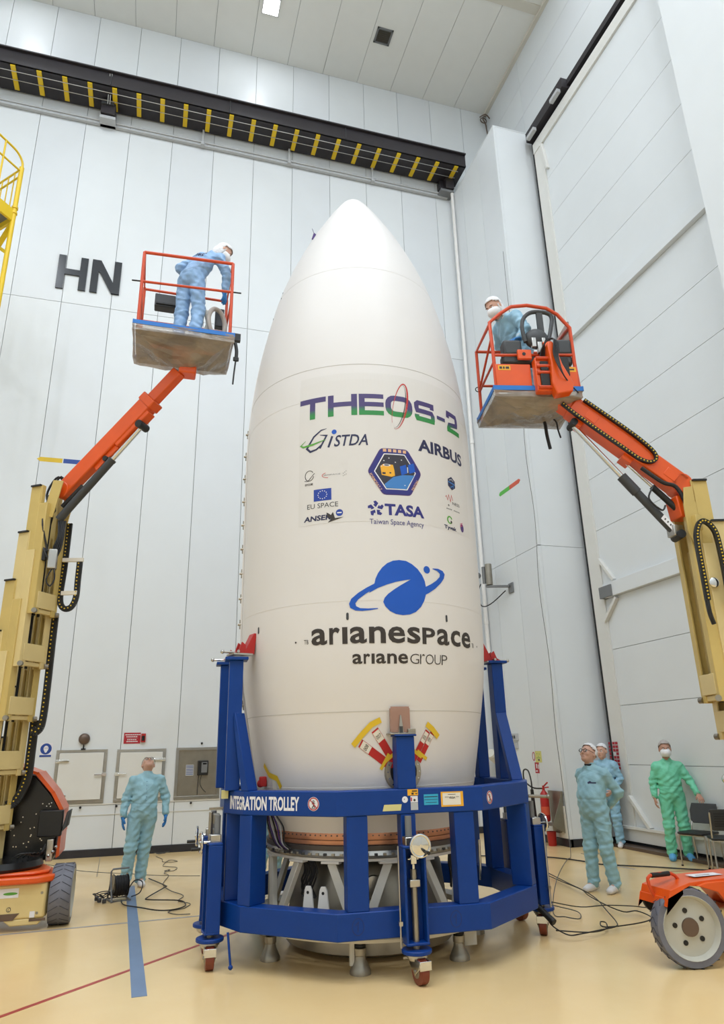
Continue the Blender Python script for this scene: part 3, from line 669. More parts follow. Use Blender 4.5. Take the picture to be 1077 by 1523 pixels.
# vertical split flange on the left with latches
def wpath(th, z0, z1, off, n=40): return [W(th, z0+(z1-z0)*i/n, off) for i in range(n+1)]
for th in (-1.50, 1.64):
    P = wpath(th, 1.1, 6.6, 0.012); m = MB()
    m.tube(P, 0.016, n=6, smooth=False); m.build('split_flange', 'fairing_white', fa)
    for k in range(15 if th < 0 else 0):
        z = 1.35+k*0.285; a = W(th, z-0.05, 0.03); b = W(th, z+0.05, 0.03)
        MB().cyl(a, b, 0.009, n=8).cyl(W(th, z, 0.01), W(th, z, 0.055), 0.014, n=8).build('latch', 'steel_dull', fa)
MB().beam(W(-0.95, 7.95, 0.0), W(-0.95, 8.05, 0.02), 0.02, 0.03).cyl(W(-0.97, 8.03, 0), W(-0.97, 8.13, 0.09), 0.003).build('purple_tab', 'ink_purple', fa, label='small purple tab on the nose')
for th, z in ((-1.1, 7.0), (-1.15, 7.12), (-1.2, 6.75)):
    MB().cyl(W(th, z, -0.005), W(th, z, 0.003), 0.012, n=10).build('plug', 'grey_mid', fa)
def wmap(x, y, l): return W(x, y, 0.0025+l)
decal('decal_film', [(rect2(-0.48, 1.09, 3.82, 5.46), 0)], lambda x, y, l: W(x, y, 0.0012), ['decal_film'], fa, cut=0.03, cutz=0.06)
# title in wide strokes (x is an angle, 0.763 rad per metre)
K = 1/1.31
def sk(P, wd, closed=False):       # stroke in metres, mapped to (angle, z)
    v, f = stroke2([(x/K, y) for x, y in P], wd, closed); return ([(x*K, y) for x, y in v], f)
T0, T1 = 4.96, 5.205; tw = 0.060; h = tw/2; a_ = h*K
def rr(x0, x1, z0, z1, r, corners='all'):
    P = []
    for cx, cy, a in ((x1-r*K, z1-r, 0), (x0+r*K, z1-r, PI/2), (x0+r*K, z0+r, PI), (x1-r*K, z0+r, 1.5*PI)):
        for i in range(5): t = a+i*PI/8; P.append((cx+r*K*math.cos(t), cy+r*math.sin(t)))
    return P
ti = [(rect2(-0.475, -0.252, T1-tw, T1), 0), (rect2(-0.386, -0.340, T0, T1-tw), 0)]
ti += [(rect2(-0.234, -0.188, T0, T1), 0), (rect2(-0.048, -0.002, T0, T1), 0), (rect2(-0.188, -0.048, 5.065, 5.118), 0)]
ti += [(rect2(0.012, 0.058, T0, T1), 0)]+[(rect2(0.058, 0.208, z, z+0.052), 0) for z in (T0, 5.058, T1-0.052)]
ti += [(sk(rr(0.222+a_, 0.452-a_, T0+h, T1-h, 0.07), tw, True), 0)]
zm = (T0+T1)/2
ti += [(sk([(0.672-a_, 5.128), (0.672-a_, 5.15), (0.650, T1-h), (0.51, T1-h), (0.470+a_, T1-h-0.02), (0.470+a_, zm+0.03), (0.50, zm), (0.64, zm), (0.676-a_, zm-0.03), (0.676-a_, T0+h+0.02), (0.650, T0+h), (0.50, T0+h), (0.470+a_, T0+h+0.02), (0.470+a_, T0+0.075)], tw*0.92), 0)]
ti += [(rect2(0.700, 0.800, 5.045, 5.09), 0)]
ti += [(sk([(0.822+a_, 5.125), (0.822+a_, 5.15), (0.85, T1-h+.01), (0.97, T1-h+.01), (1.00-a_, T1-h-0.02), (1.00-a_, 5.11), (0.97, 5.075), (0.86, 5.045), (0.822+a_, 5.0), (0.822+a_, T0+h-.005), (1.015, T0+h-.005)], tw*0.92), 0)]
decal('title_print', ti, wmap, ['gradient_print'], fa, cut=0.03, cutz=.03)
decal('orbit_ring', [(sk(ell_pts(0.342, 5.09, 0.055, 0.275, 40, -0.55*PI, 1.28*PI, -0.17), [0.003+0.011*math.sin(PI*i/40)**2 for i in range(41)]), 0, .001), (sk(ell_pts(0.330, 5.09, 0.055, 0.262, 40, -0.5*PI, 0.5*PI, -0.17), [0.002+0.008*math.sin(PI*i/40)**2 for i in range(41)]), 1, .0012), (sk(ell_pts(0.350, 5.09, 0.055, 0.268, 40, -0.5*PI, 0.5*PI, -0.17), [0.002+0.006*math.sin(PI*i/40)**2 for i in range(41)]), 0, .0014)], wmap, ['ink_red', 'ink_dark'], fa, cut=0.03)
# gistda
gd = [(sk([(-0.245, 4.832), (-0.29, 4.82), (-0.35, 4.76), (-0.39, 4.68), (-0.41, 4.64), (-0.38, 4.60), (-0.33, 4.615), (-0.285, 4.66), (-0.245, 4.755), (-0.30, 4.77)], [.004, .014, .018, .02, .022, .022, .018, .016, .018, .006]), 0),
      (sk([(-0.245, 4.755), (-0.30, 4.62)], 0.016), 0), (sk([(-0.20, 4.74), (-0.232, 4.62)], 0.022), 0), (([(p[0], p[1]) for p in disc2(-0.185, 4.785, 0.02, 0.026)[0]], disc2(-0.185, 4.785, 0.02, 0.026)[1]), 2)]
gd += [(text2('STDA', -0.19, 0.075, 4.62, 4.745, 0.015, 0.16), 0), (sk([(-0.255, 4.71), (-0.36, 4.675), (-0.44, 4.665), (-0.465, 4.685), (-0.42, 4.73)], [.006, .02, .02, .012, .003]), 1, .001)]
decal('space_agency_logo', gd, wmap, ['ink_navy', 'ink_green', 'ink_blue'], fa, cut=0.04)
decal('sponsor_print', [(text2('AIRBUS', 0.485, 1.02, 4.612, 4.752, 0.035), 0)], wmap, ['ink_navy'], fa, cut=0.04)
# hexagonal mission patch
def hexa(cx, cz, r, k=1.0, rot=0.03, rnd=0.12):
    P = []
    C = [(cx+r*K*math.cos(rot+i*PI/3), cz+r*math.sin(rot+i*PI/3)) for i in range(6)]
    for i in range(6):
        p, c, n = Vector(C[i-1]), Vector(C[i]), Vector(C[(i+1) % 6])
        a = c+(p-c)*rnd; b = c+(n-c)*rnd
        for t in (0, .33, .66, 1): P.append(tuple((a*(1-t)**2+c*2*t*(1-t)+b*t*t)))
    return P
hc = (0.283, 4.348)
pt = [(poly2(hexa(*hc, 0.288)), 0), (poly2(hexa(*hc, 0.277)), 1, .001), (poly2(hexa(*hc, 0.222, rnd=.03)), 2, .0015), (poly2(hexa(*hc, 0.210, rnd=.03)), 3, .002)]
pt += [(poly2([(hc[0]-.10*K*1.05, hc[1]-.18), (hc[0]+.10*K*1.05, hc[1]-.18), (hc[0]+.155, hc[1]-.02), (hc[0]+.06, hc[1]-.03), (hc[0]-.02, hc[1]-.06), (hc[0]-.09, hc[1]-.14)]), 4, .0025)]
bx = hc[0]-.065
pt += [(poly2([(bx-.055, hc[1]+.05), (bx-.03, hc[1]+.075), (bx+.045, hc[1]+.07), (bx+.055, hc[1]+.01), (bx+.058, hc[1]-.045), (bx+.03, hc[1]-.06), (bx-.045, hc[1]-.045)]), 5, .003), (disc2(bx-.005, hc[1]+.063, .03, .012), 2, .0034), (disc2(bx-.005, hc[1]+.063, .02, .007), 3, .0036), (rect2(bx-.04, bx-.015, hc[1]-.035, hc[1]-.015), 3, .0034), (disc2(bx+.022, hc[1]-.018, .008), 3, .0034)]
pt += [(poly2([(bx+.055, hc[1]+.03), (bx+.085, hc[1]+.035), (bx+.09, hc[1]-.02), (bx+.06, hc[1]-.02)]), 3, .003)]
pt += [(poly2([(hc[0]+.035+d, hc[1]+.06+d*.4), (hc[0]+.085+d, hc[1]+.085+d*.4), (hc[0]+.095+d, hc[1]-.005+d*.4), (hc[0]+.045+d, hc[1]-.035+d*.4)]), 4+2, .003) for d in (0, .068)]
pt += [(rect2(hc[0]+.095, hc[0]+.102, hc[1], hc[1]+.06), 2, .0035)]
random.seed(5)
pt += [(disc2(hc[0]+x, hc[1]+y, .005), 2, .0035) for x, y in ((-.09, .11), (-.05, .14), (.0, .10), (.05, .13), (-.11, .05), (.07, -.14))]
pt += [(rect2(hc[0]-.095+k*.040, hc[0]-.068+k*.040, hc[1]+.208, hc[1]+.24), 7, .002) for k in range(5)]
def rot_text(s, cx, cz, wd, ht, ang):
    v, f = text2(s, -wd/2, wd/2, -ht/2, ht/2, .01); return ([(cx+(x*math.cos(ang)-y*math.sin(ang))*K, cz+x*math.sin(ang)+y*math.cos(ang)) for x, y in v], f)
pt += [(rot_text('FORMOSAT-7', hc[0]-.158, hc[1]-.118, .20, .028, -1.03), 7, .002), (rot_text('TRITON', hc[0]+.156, hc[1]-.13, .13, .028, 1.05), 7, .002)]
decal('mission_patch', pt, wmap, ['ink_purple', 'ink_indigo', 'white_print', 'ink_space', 'ink_sky', 'ink_gold', 'ink_blue', 'ink_peach'], fa, cut=0.04)
# tasa
def petal(cx, cz, r, a):
    return poly2([(cx+K*r*rr_*math.cos(a+da), cz+r*rr_*math.sin(a+da)) for rr_, da in ((.18, 0), (.75, -.42), (1.0, .0), (.95, .3), (.55, .25), (.62, .5), (.45, .55))])
decal('agency_print', [(petal(0.12, 3.95, 0.082, 2*PI*k/5+.3), 0) for k in range(5)]+[(text2('TASA', 0.187, 0.508, 3.885, 4.005, 0.04), 0), (text2('Taiwan Space Agency', 0.072, 0.50, 3.775, 3.845, 0.0), 0)], wmap, ['ink_indigo'], fa, cut=0.04)
# small partner logos
decal('partner_logo', [(ann2(-0.388, 4.34, .036, .055, .006, 24, 0.6, 6.1), 0), (stroke2([(-0.43, 4.29), (-0.40, 4.285), (-0.345, 4.36)], .006), 0), (text2('ESTCUBE', -.425, -.358, 4.236, 4.258, .03), 0)], wmap, ['ink_dark'], fa, cut=0.04)
decal('partner_logo', [(stroke2(ell_pts(-0.215, 4.322, .068, .03, 20, .7*PI, 1.4*PI), .005), 0), (text2('IRISPACE', -.27, -.14, 4.317, 4.33, .0), 1)]+[(disc2(-.118+.011*k, 4.35-.012*abs(2-k)*0+(-.024+.012*k if 1 else 0), .0035), 1) for k in range(3)]+[(disc2(-.118+.011*k, 4.30+.008*k, .0035), 1) for k in range(3)], wmap, ['ink_red', 'grey_mid'], fa, cut=0.04)
fx, fz = -0.281, 4.12
decal('flag_print', [(rect2(fx-.07, fx+.07, fz-.062, fz+.062), 0)]+[(disc2(fx+.035*math.sin(k*PI/6), fz+.042*math.cos(k*PI/6), .004, .0055, 8), 1, .001) for k in range(12)]+[(text2('EU SPACE', -.405, -.16, 3.985, 4.035, .0), 2)], wmap, ['ink_flag', 'white_print', 'grey_dark'], fa, cut=0.04)
decal('partner_logo', [(text2('ANSER', -.434, -.215, 3.855, 3.91, .035, .1), 0), (disc2(-.151, 3.918, .027, .035), 1), (rect2(-.168, -.134, 3.912, 3.924), 3, .001), (poly2([(-.25, 3.93), (-.235, 3.92), (-.215, 3.90), (-.2, 3.93), (-.185, 3.865), (-.12, 3.872), (-.17, 3.85), (-.24, 3.825), (-.215, 3.86), (-.245, 3.89)]), 2, .001)], wmap, ['ink_navy', 'ink_flag', 'ink_dark', 'white_print'], fa, cut=0.04)
hx = (0.83, 4.352)
decal('partner_logo', [(poly2([(hx[0]+.055*math.cos(PI/6+i*PI/3)*1.0, hx[1]+.075*math.sin(PI/6+i*PI/3)) for i in range(6)]), 0), (stroke2([(hx[0]-.045, hx[1]+.01), (hx[0]+.045, hx[1]-.005)], .012), 1, .001), (stroke2([(hx[0]-.03, hx[1]+.03), (hx[0], hx[1]+.045), (hx[0]+.025, hx[1]+.03)], .008), 2, .001), (stroke2([(hx[0]-.02, hx[1]-.05), (hx[0]+.02, hx[1]-.02), (hx[0]+.02, hx[1]-.05)], .008), 1, .001)], wmap, ['ink_navy', 'ink_sky', 'grey_light'], fa, cut=0.04)
decal('partner_logo', [(stroke2([(0.74, 4.175), (0.752, 4.195), (0.765, 4.15), (0.78, 4.21), (0.80, 4.14), (0.815, 4.215), (0.83, 4.16)], [.004, .006, .008, .009, .01, .01, .006]), 0), (text2('NESS', 0.825, 0.925, 4.115, 4.147, .0), 1)], wmap, ['ink_red', 'grey_dark'], fa, cut=0.04)
decal('partner_logo', [(text2('e', 0.765, 0.782, 4.085, 4.105, .02), 0)]+[(rect2(.745+.018*k, .745+.018*k+.012, 4.048, 4.060), 1) for k in range(10) if k != 4], wmap, ['ink_dark', 'grey_mid'], fa, cut=0.04)
decal('partner_logo', [(ann2(0.775, 3.935, .026, .036, .014, 18, .3, 5.6), 0), (disc2(0.792, 3.915, .010, .016), 1, .001), (text2('Tyvak', 0.705, 0.856, 3.82, 3.872, .04), 2)], wmap, ['ink_green', 'ink_dark', 'ink_navy'], fa, cut=0.04)
decal('partner_logo', [(disc2(0.944, 3.895, .026, .045), 0)]+[(stroke2([(0.915, 3.905+k*.014), (0.955, 3.925+k*.014)], .006), 1, .001) for k in range(3)], wmap, ['ink_purple', 'ink_pink'], fa, cut=0.04)
# launcher company globe: disc with a leaf-shaped cut, swoosh and satellite
globe = [(0.0944, 3.21), (0.1025, 3.253), (0.1218, 3.306), (0.1522, 3.36), (0.1901, 3.403), (0.2356, 3.43), (0.2816, 3.439), (0.3358, 3.434), (0.3827, 3.406), (0.4261, 3.364), (0.4616, 3.308), (0.4821, 3.252), (0.489, 3.194), (0.4853, 3.116), (0.4692, 3.057), (0.4401, 2.997), (0.3976, 2.947), (0.3494, 2.92), (0.2955, 2.911), (0.2435, 2.92), (0.2002, 2.947), (0.1685, 2.989), (0.1529, 3.031), (0.1632, 3.068), (0.1896, 3.107), (0.235, 3.151), (0.2891, 3.197), (0.3366, 3.233), (0.3674, 3.255), (0.3214, 3.245), (0.2522, 3.225), (0.1846, 3.197), (0.1185, 3.163), (0.0531, 3.116)]
swoosh = [(0.0951, 3.206), (0.0342, 3.165), (-0.0235, 3.119), (-0.0741, 3.065), (-0.0905, 3.019), (-0.0824, 2.981), (-0.0474, 2.954), (0.002, 2.948), (0.0586, 2.954), (0.1157, 2.967), (0.113, 2.974), (0.0448, 2.97), (-0.0117, 2.975), (-0.0397, 2.994), (-0.0449, 3.021), (-0.0245, 3.057), (0.0332, 3.112), (0.0911, 3.155), (0.12, 3.166)]
orbit = [(0.485, 3.194), (0.5365, 3.227), (0.5849, 3.267), (0.6212, 3.311), (0.626, 3.341), (0.6, 3.367), (0.5581, 3.379), (0.5584, 3.386), (0.6111, 3.391), (0.6554, 3.376), (0.6741, 3.345), (0.6641, 3.303), (0.6326, 3.253), (0.5709, 3.185), (0.5142, 3.139), (0.481, 3.116)]
decal('emblem', [(poly2(globe), 0), (poly2(swoosh), 0, .0004), (poly2(orbit), 0, .0004), (disc2(0.505, 3.365, .028, .037), 0)], wmap, ['ink_blue'], fa, cut=0.03)
# company name: rounded small-cap letters
def word(chars, th0, th1, z0, z1, bold, thin=False):
    wd = {'a': .95, 'r': .62, 'ı': .3, 'n': .95, 'e': 1.0, 's': .82, 'P': .88, 'c': .88, 'G': 1.15, 'R': .62, 'O': 1.12, 'U': .95, 'o': 1.1}
    gap = .13; tot = sum(wd[c] for c in chars)+gap*(len(chars)-1); x = th0; k = (th1-th0)/tot; out = []
    for c in chars:
        out.append((text2({'R': 'r', 'O': 'o' if False else 'O'}.get(c, c), x, x+wd[c]*k, z0, z1, bold), 0)); x += (wd[c]+gap)*k
    return out
decal('company_name', word('arıanesPace', -0.372, 0.955, 2.652, 2.805, 0.022), wmap, ['ink_dark'], fa, cut=0.03)
decal('group_name', word('arıane', -0.075, 0.325, 2.47, 2.56, 0.02)+word('GROUP', 0.342, 0.662, 2.47, 2.56, -0.012), wmap, ['ink_dark'], fa, cut=0.03)
decal('mark', [(text2('TB', -.43, -.395, 2.67, 2.71), 0), (text2('TB', .975, 1.01, 2.67, 2.71), 0), (disc2(-.5, 2.695, .007, .009), 0), (disc2(1.078, 2.69, .007, .009), 0)], wmap, ['ink_dark'], fa, cut=0.03)
for th, z in ((-0.103, 2.903), (0.668, 2.91), (-0.90, 2.87)):
    decal('slot', [(poly2(ell_pts(th, z+.022, .009, .012, 8, 0, PI)+ell_pts(th, z-.022, .009, .012, 8, PI, 2*PI)), 0, .001)], wmap, ['grey_dark'], fa)
# access port with red warning ribbons
pth, pz = 0.30, 1.545
m = MB(); c0 = W(pth, pz, 0); nrm = (W(pth, pz, 1)-c0).normalized()
m.lathe([(0.125, -0.03), (0.125, 0.014), (0.165, 0.012), (0.172, 0.0), (0.172, -0.03)], c0, 36, nrm, caps=False).build('port_ring', 'steel_dull', fa)
MB().cyl(c0-nrm*0.02, c0+nrm*0.004, 0.126, n=36).build('port', 'black', fa)
for k in range(16):
    a = k*PI/8; x, y, d = frame_from(nrm); p = c0+(x*math.cos(a)+y*math.sin(a))*0.148+nrm*0.012
    MB().cyl(p, p+nrm*0.006, 0.006, n=7).build('bolt', 'chrome', fa)
def ribbon(tip, foot, wd, txt):
    a = Vector((tip[0]/K, tip[1])); b = Vector((foot[0]/K, foot[1])); d = (b-a); L = d.length; d.normalize(); n = Vector((-d.y, d.x))
    t = thing('warning_ribbon', txt[1], 'ribbon', W(tip[0], tip[1]), 'red warning ribbons taped to the fairing')
    def mp(x, y, l): p = a+d*x+n*y; return W(p.x*K, p.y, 0.004+l)
    decal('ribbon', [(rect2(0, L, -wd/2, wd/2), 0)], mp, ['red_ribbon'], t, cut=.05)
    decal('label', [(rect2(0.015, 0.115, -wd/2+.003, wd/2-.003), 0, .001)], mp, ['paper'], t, cut=.05)
    v, f = text2(txt[0], -wd*.36, wd*.36, 0, .035)
    decal('lettering', [(([(0.085-y, x) for x, y in v], f), 0, .002)], mp, ['ink_dark'], t)
    decal('tape', [(rect2(L*.72, L*.72+.03, -wd/2-.04, wd/2+.04), 0, .003)], mp, ['tape_yellow'], t, cut=.05)
ribbon((-0.035, 1.79), (0.21, 1.58), 0.075, ('008', 'leftmost red ribbon numbered 008 taped beside the port'))
ribbon((0.075, 1.90), (0.235, 1.60), 0.075, ('007', 'second red ribbon numbered 007 above the port'))
ribbon((0.50, 1.885), (0.385, 1.64), 0.055, ('002', 'red ribbon numbered 002 right of the short blue upright'))
ribbon((0.545, 1.865), (0.43, 1.625), 0.055, ('001', 'rightmost red ribbon numbered 001 beside the short blue upright'))
for P in ([(-.09, 1.77), (-.03, 1.85), (0.05, 1.945), (0.12, 1.985)], [(0.485, 1.945), (0.54, 1.90), (0.60, 1.83)]):
    tag(decal('yellow_tape', [(sk(P, .05), 0, .006)], wmap, ['tape_yellow'], None, cut=.05), 'yellow adhesive tape strip holding the '+('left' if P[0][0] < 0 else 'right')+' pair of red ribbons', 'tape')
tg = thing('warning_ribbon', 'loose red and yellow ribbon at the left foot of the fairing', 'ribbon', W(-0.85, 1.5))
decal('tape', [(sk([(-1.0, 1.62), (-0.93, 1.53), (-0.82, 1.50), (-0.78, 1.42)], .05), 0, .004)], wmap, ['tape_yellow'], tg, cut=.05)
decal('label', [(rect2(-.90, -.84, 1.40, 1.52), 0, .002)], wmap, ['paper'], tg)
MB().box(W(-1.02, 1.47, .03), (.07, .05, .09)).sph(W(-1.06, 1.45, .04), .035, n=8, k=6).build('ribbon_bundle', 'red_ribbon', tg, bevel=.01)

# ================================================================== support stand under the fairing
sd = thing('support_stand', 'white steel support stand with copper ring and cone feet under the fairing', 'stand', (CX, CY, 0))
def sp(ang, r, z): return Vector((CX+r*math.cos(ang), CY+r*math.sin(ang), z))
MB().lathe([(0.95, .985), (0.985, .985), (0.995, 1.01), (0.99, 1.045), (0.95, 1.045)], (CX, CY, 0), 96, caps=False).lathe([(0.95, .945), (.98, .945), (.985, .980), (.95, .980)], (CX, CY, 0), 96, caps=False).build('copper_band', 'copper', sd)
for k in range(56):
    a = FA-1.5+k*3.0/56
    MB().cyl(sp(a, .985, 1.022), sp(a, .998, 1.022), .007, n=6).build('rivet', 'grey_band', sd)
MB().lathe([(0.9, .895), (1.0, .895), (1.005, .94), (0.9, .942)], (CX, CY, 0), 96, caps=False).build('grey_band', 'grey_band', sd)
MB().lathe([(0.86, .845), (1.0, .845), (1.015, .865), (1.0, .90), (0.86, .903)], (CX, CY, 0), 96, caps=False).build('clamp_ring', 'steel', sd)
MB().lathe([(0.8, .815), (.985, .815), (.985, .838), (.8, .84)], (CX, CY, 0), 96, caps=False).build('top_ring', 'white_gloss', sd)
for k in range(40):
    a = FA-1.5+k*3.0/40
    MB().box(sp(a, 1.01, .872), (.03, .03, .022), rz=a).build('clamp', 'steel_dull' if k % 3 else 'grey_dark', sd, bevel=.003)
MB().lathe([(0.62, .83), (.72, .70), (.76, .40), (.80, .18), (.80, .06), (.62, .0)], (CX, CY, 0), 72, caps=False).build('inner_skirt', 'steel_dull', sd)
MB().lathe([(0.98, .235), (1.16, .235), (1.17, .26), (1.16, .285), (.98, .285), (.98, .235)], (CX, CY, 0), 96, caps=False).build('base_ring', 'white_paint', sd)
a0 = math.radians(-111); feet = [a0+k*2*PI/7 for k in range(7)]
for a in feet:
    for s in (-1, 1):
        t = sp(a+s*0.265, .955, .80); b = sp(a+s*0.035, 1.02, .285)
        MB().beam(t, b, .075, .05, up=(math.cos(a), math.sin(a), 0)).build('leg', 'white_paint', sd, bevel=.005)
        MB().box(sp(a+s*0.265, .96, .805), (.07, .17, .02), rz=a+s*.265).build('leg_plate', 'white_gloss', sd, bevel=.003)
    MB().lathe([(.088, 0), (.088, .02), (.075, .05), (.05, .10), (.046, .13), (.052, .135), (.052, .185), (.03, .19), (.03, .24)], sp(a, 1.065, 0), 20).build('foot', 'steel_dull', sd)
    MB().cyl(sp(a, 1.065, .19), sp(a, 1.065, .236), .022).lathe([(.045, .19), (.05, .2), (.045, .215)], sp(a, 1.065, 0), 14).build('foot_screw', 'black', sd)
for a in (math.radians(-136), math.radians(-128)):
    m = MB(); x, y = sp(a, 1.06, 0)[:2]
    d = Vector((math.cos(a+PI/2), math.sin(a+PI/2), 0)); o = Vector((x, y, 0)); nn = Vector((math.cos(a), math.sin(a), 0))
    m.prism([(-.075, .285), (.075, .285), (.035, .60), (.02, .63), (-.02, .63), (-.035, .60)], -.01, .01, mapf=lambda u, z, w_: tuple(o+d*u+nn*w_+Vector((0, 0, z))))
    m.build('lifting_lug', 'white_gloss', sd, bevel=.003)
    MB().cyl(o+nn*.012+Vector((0, 0, .58)), o-nn*.012+Vector((0, 0, .58)), .013, n=10).build('lug_hole', 'black', sd)
c_ = sp(math.radians(-105), .8, .55)
MB().lathe([(0, .018), (.09, .012), (.10, 0)], sp(math.radians(-103), .77, .58), 24, (math.cos(math.radians(-103)), math.sin(math.radians(-103)), 0)).build('cover_disc', 'steel', sd)
for a in (-150, -146, -143, -40, -36):
    a = math.radians(a); random.seed(int(a*100))
    for k in range(3):
        MB().tube([sp(a, .85, .82), sp(a+.03*k, .84, .7), sp(a-.02, .86, .62-.05*k), sp(a+.04, .84, .5)], .009, n=6).build('hose', 'cord_black', sd)
MB().bb(CX-.47, CX-.43, CY-1.0, CY-.97, .06, .24).bb(CX+.62, CX+.74, CY-.86, CY-.75, .08, .24).build('bracket', 'white_paint', sd, bevel=.004)

# ================================================================== blue integration trolley
TC = Vector((2.294, 7.329, 0)); TR = math.radians(-3.2); TM = Matrix.Translation(TC) @ Matrix.Rotation(TR, 4, 'Z')
def tw_(x, y, z): return TM @ Vector((x, y, z))
tro = thing('integration_trolley', 'blue steel integration trolley ring on casters around the fairing', 'trolley', TC)
half = [(.655, -1.304), (1.375, -.715), (1.53, -.40), (1.53, .40), (1.375, .715), (.655, 1.304)]
octo = half+[(-x, y) for x, y in half[::-1]]
def inner(P, t):
    n = len(P); out = []
    for i in range(n):
        p, c, q = Vector(P[i-1]), Vector(P[i]), Vector(P[(i+1) % n])
        d1 = (c-p).normalized(); d2 = (q-c).normalized(); n1 = Vector((-d1.y, d1.x)); n2 = Vector((-d2.y, d2.x)); b = (n1+n2).normalized()
        out.append(tuple(c+b*t/b.dot(n1)))
    return out
inn = inner(octo, .15)
def ring_beam(z0, z1, nm):
    m = MB(TM); n = len(octo)
    vs = [(x, y, z0) for x, y in octo]+[(x, y, z1) for x, y in octo]+[(x, y, z0) for x, y in inn]+[(x, y, z1) for x, y in inn]
    fs = []
    for i in range(n):
        j = (i+1) % n
        fs += [(i, j, n+j, n+i), (2*n+j, 2*n+i, 3*n+i, 3*n+j), (n+i, n+j, 3*n+j, 3*n+i), (j, i, 2*n+i, 2*n+j)]
    m.add(vs, fs); return m.build(nm, 'blue_paint', tro, bevel=.008, smooth=20)
ring_beam(.30, .50, 'lower_ring'); ring_beam(1.21, 1.41, 'upper_ring')
def post(x, y, z0, z1, wx, wy, rz=0, nm='post', mt='blue_paint'):
    return MB(TM).box((x, y, (z0+z1)/2), (wx, wy, z1-z0), rz=rz).build(nm, mt, tro, bevel=.006)
for sy in (-1, 1):
    for sx in (-1, 1): post(sx*.475, sy*1.225, .50, 1.21, .18, .14)
    for sx in (-1, 1):
        post(sx*1.28, sy*.66, .50, 1.21, .19, .15, rz=sx*sy*0.68); post(sx*1.43, sy*.36, .50, 1.21, .14, .18)
post(-.03, -1.235, .50, 1.21, .13, .13)
post(-.03, -1.235, 1.41, 1.84, .165, .14); post(-.03, -1.235, 1.84, 1.855, .20, .18, nm='post_cap')
# tall uprights with gussets
def tall(x, y, gx, gy, zt=2.6, rz=0):
    post(x, y, 1.41, zt, .13, .13, rz=rz, nm='upright'); post(x, y, zt, zt+.03, .22, .20, rz=rz, nm='upright_cap')
    m = MB(TM); d = Vector((gx-x, gy-y, 0)); L = d.length; d.normalize(); n = Vector((-d.y, d.x, 0)); o = Vector((x, y, 0))
    m.prism([(L-.02, 1.41), (L+.07, 1.41), (.075, 2.09), (.06, 2.09), (.06, 1.98)], -.06, .06, mapf=lambda u, z, w_: tuple(o+d*u+n*w_+Vector((0, 0, z))))
    m.build('gusset', 'blue_paint', tro, bevel=.005)
tall(-1.47, -.50, -1.34, -.66, 2.58); tall(-1.53, .08, -1.50, .45, 2.6); tall(1.45, -.02, 1.42, -.36, 2.62); tall(1.41, .47, 1.27, .74, 2.6)
# INTEGRATION TROLLEY lettering running round the corner
def per_map(u0, z0):
    A = Vector((-1.375, -.715)); B = Vector((-.655, -1.304)); Lc = Vector((-1.53, -.40))
    e1 = (B-A).normalized(); e0 = (A-Lc).normalized()
    def f(x, y, l):
        if x >= 0: n = Vector((e1.y, -e1.x)); p = A+e1*x+n*(.002+l)
        else: n = Vector((e0.y, -e0.x)); p = A+e0*x+n*(.002+l)
        return tw_(p.x, p.y, z0+y)
    return f
pmf = per_map(0, 1.31)
decal('lettering', [(text2('INTEGRATION TROLLEY', -.235, .575, -.058, .056, .035), 0)], pmf, ['white_print'], tro, cut=.02, cuts_at=(0.0,))
def noclimb(f, cx):
    decal('no_climbing_sign', [(disc2(cx, 0, .055), 0), (ann2(cx, 0, .047, .047, .009), 1, .001), (ann2(cx, .018, .008, .008, .006, 12), 2, .001), (stroke2([(cx, .012), (cx, -.012), (cx-.012, -.03)], .008), 2, .001), (stroke2([(cx-.016, .0), (cx+.016, .004)], .006), 2, .001), (stroke2([(cx, -.012), (cx+.014, -.028)], .007), 2, .001), (rect2(cx-.02, cx+.02, -.036, -.031), 2, .001), (stroke2([(cx-.034, .034), (cx+.034, -.034)], .008), 1, .002)], f, ['white_print', 'sign_red', 'grey_dark'], tro)
noclimb(pmf, .715)
def side_map(P, Q, z0):
    A = Vector(P); e = (Vector(Q)-A).normalized(); n = Vector((e.y, -e.x))
    return lambda x, y, l: tw_(A.x+e.x*x+n.x*(.002+l), A.y+e.y*x+n.y*(.002+l), z0+y)
rmf = side_map((.655, -1.304), (1.375, -.715), 1.31); noclimb(rmf, .13)
fm = side_map((-.655, -1.304), (.655, -1.304), 1.31)
F0 = .655
decal('yellow_label', [(poly2([(F0-.255, -.07), (F0-.095, -.07), (F0-.085, -.02), (F0-.24, -.02)]), 0)], fm, ['paper_yellow'], tro)
decal('round_label', [(disc2(F0-.055, .015, .026), 0), (disc2(F0-.06, .018, .004), 1, .001)], fm, ['white_print', 'ink_dark'], tro)
decal('warning_label', [(rect2(F0-.03, F0+.065, .045, .095), 0), (rect2(F0+.01, F0+.055, .075, .085), 1, .001), (rect2(F0+.005, F0+.025, .052, .068), 1, .001), (rect2(F0+.04, F0+.058, .055, .063), 1, .001)], fm, ['ink_gold', 'ink_dark'], tro)
decal('paper_label', [(rect2(F0-.005, F0+.06, -.01, .04), 0), (rect2(F0-.005, F0+.06, -.07, -.012), 1), (disc2(F0+.03, .008, .01), 2, .001), (rect2(F0-.003, F0+.008, .0, .03), 3, .001)], fm, ['white_print', 'grey_light', 'ink_dark', 'ink_red'], tro)
decal('cyan_label', [(rect2(F0+.115, F0+.245, -.035, .05), 0), (rect2(F0+.12, F0+.24, .026, .033), 1, .001), (rect2(F0+.12, F0+.24, .005, .009), 1, .001), (rect2(F0+.13, F0+.23, -.018, -.014), 1, .001)], fm, ['cyan_label', 'ink_navy'], tro)
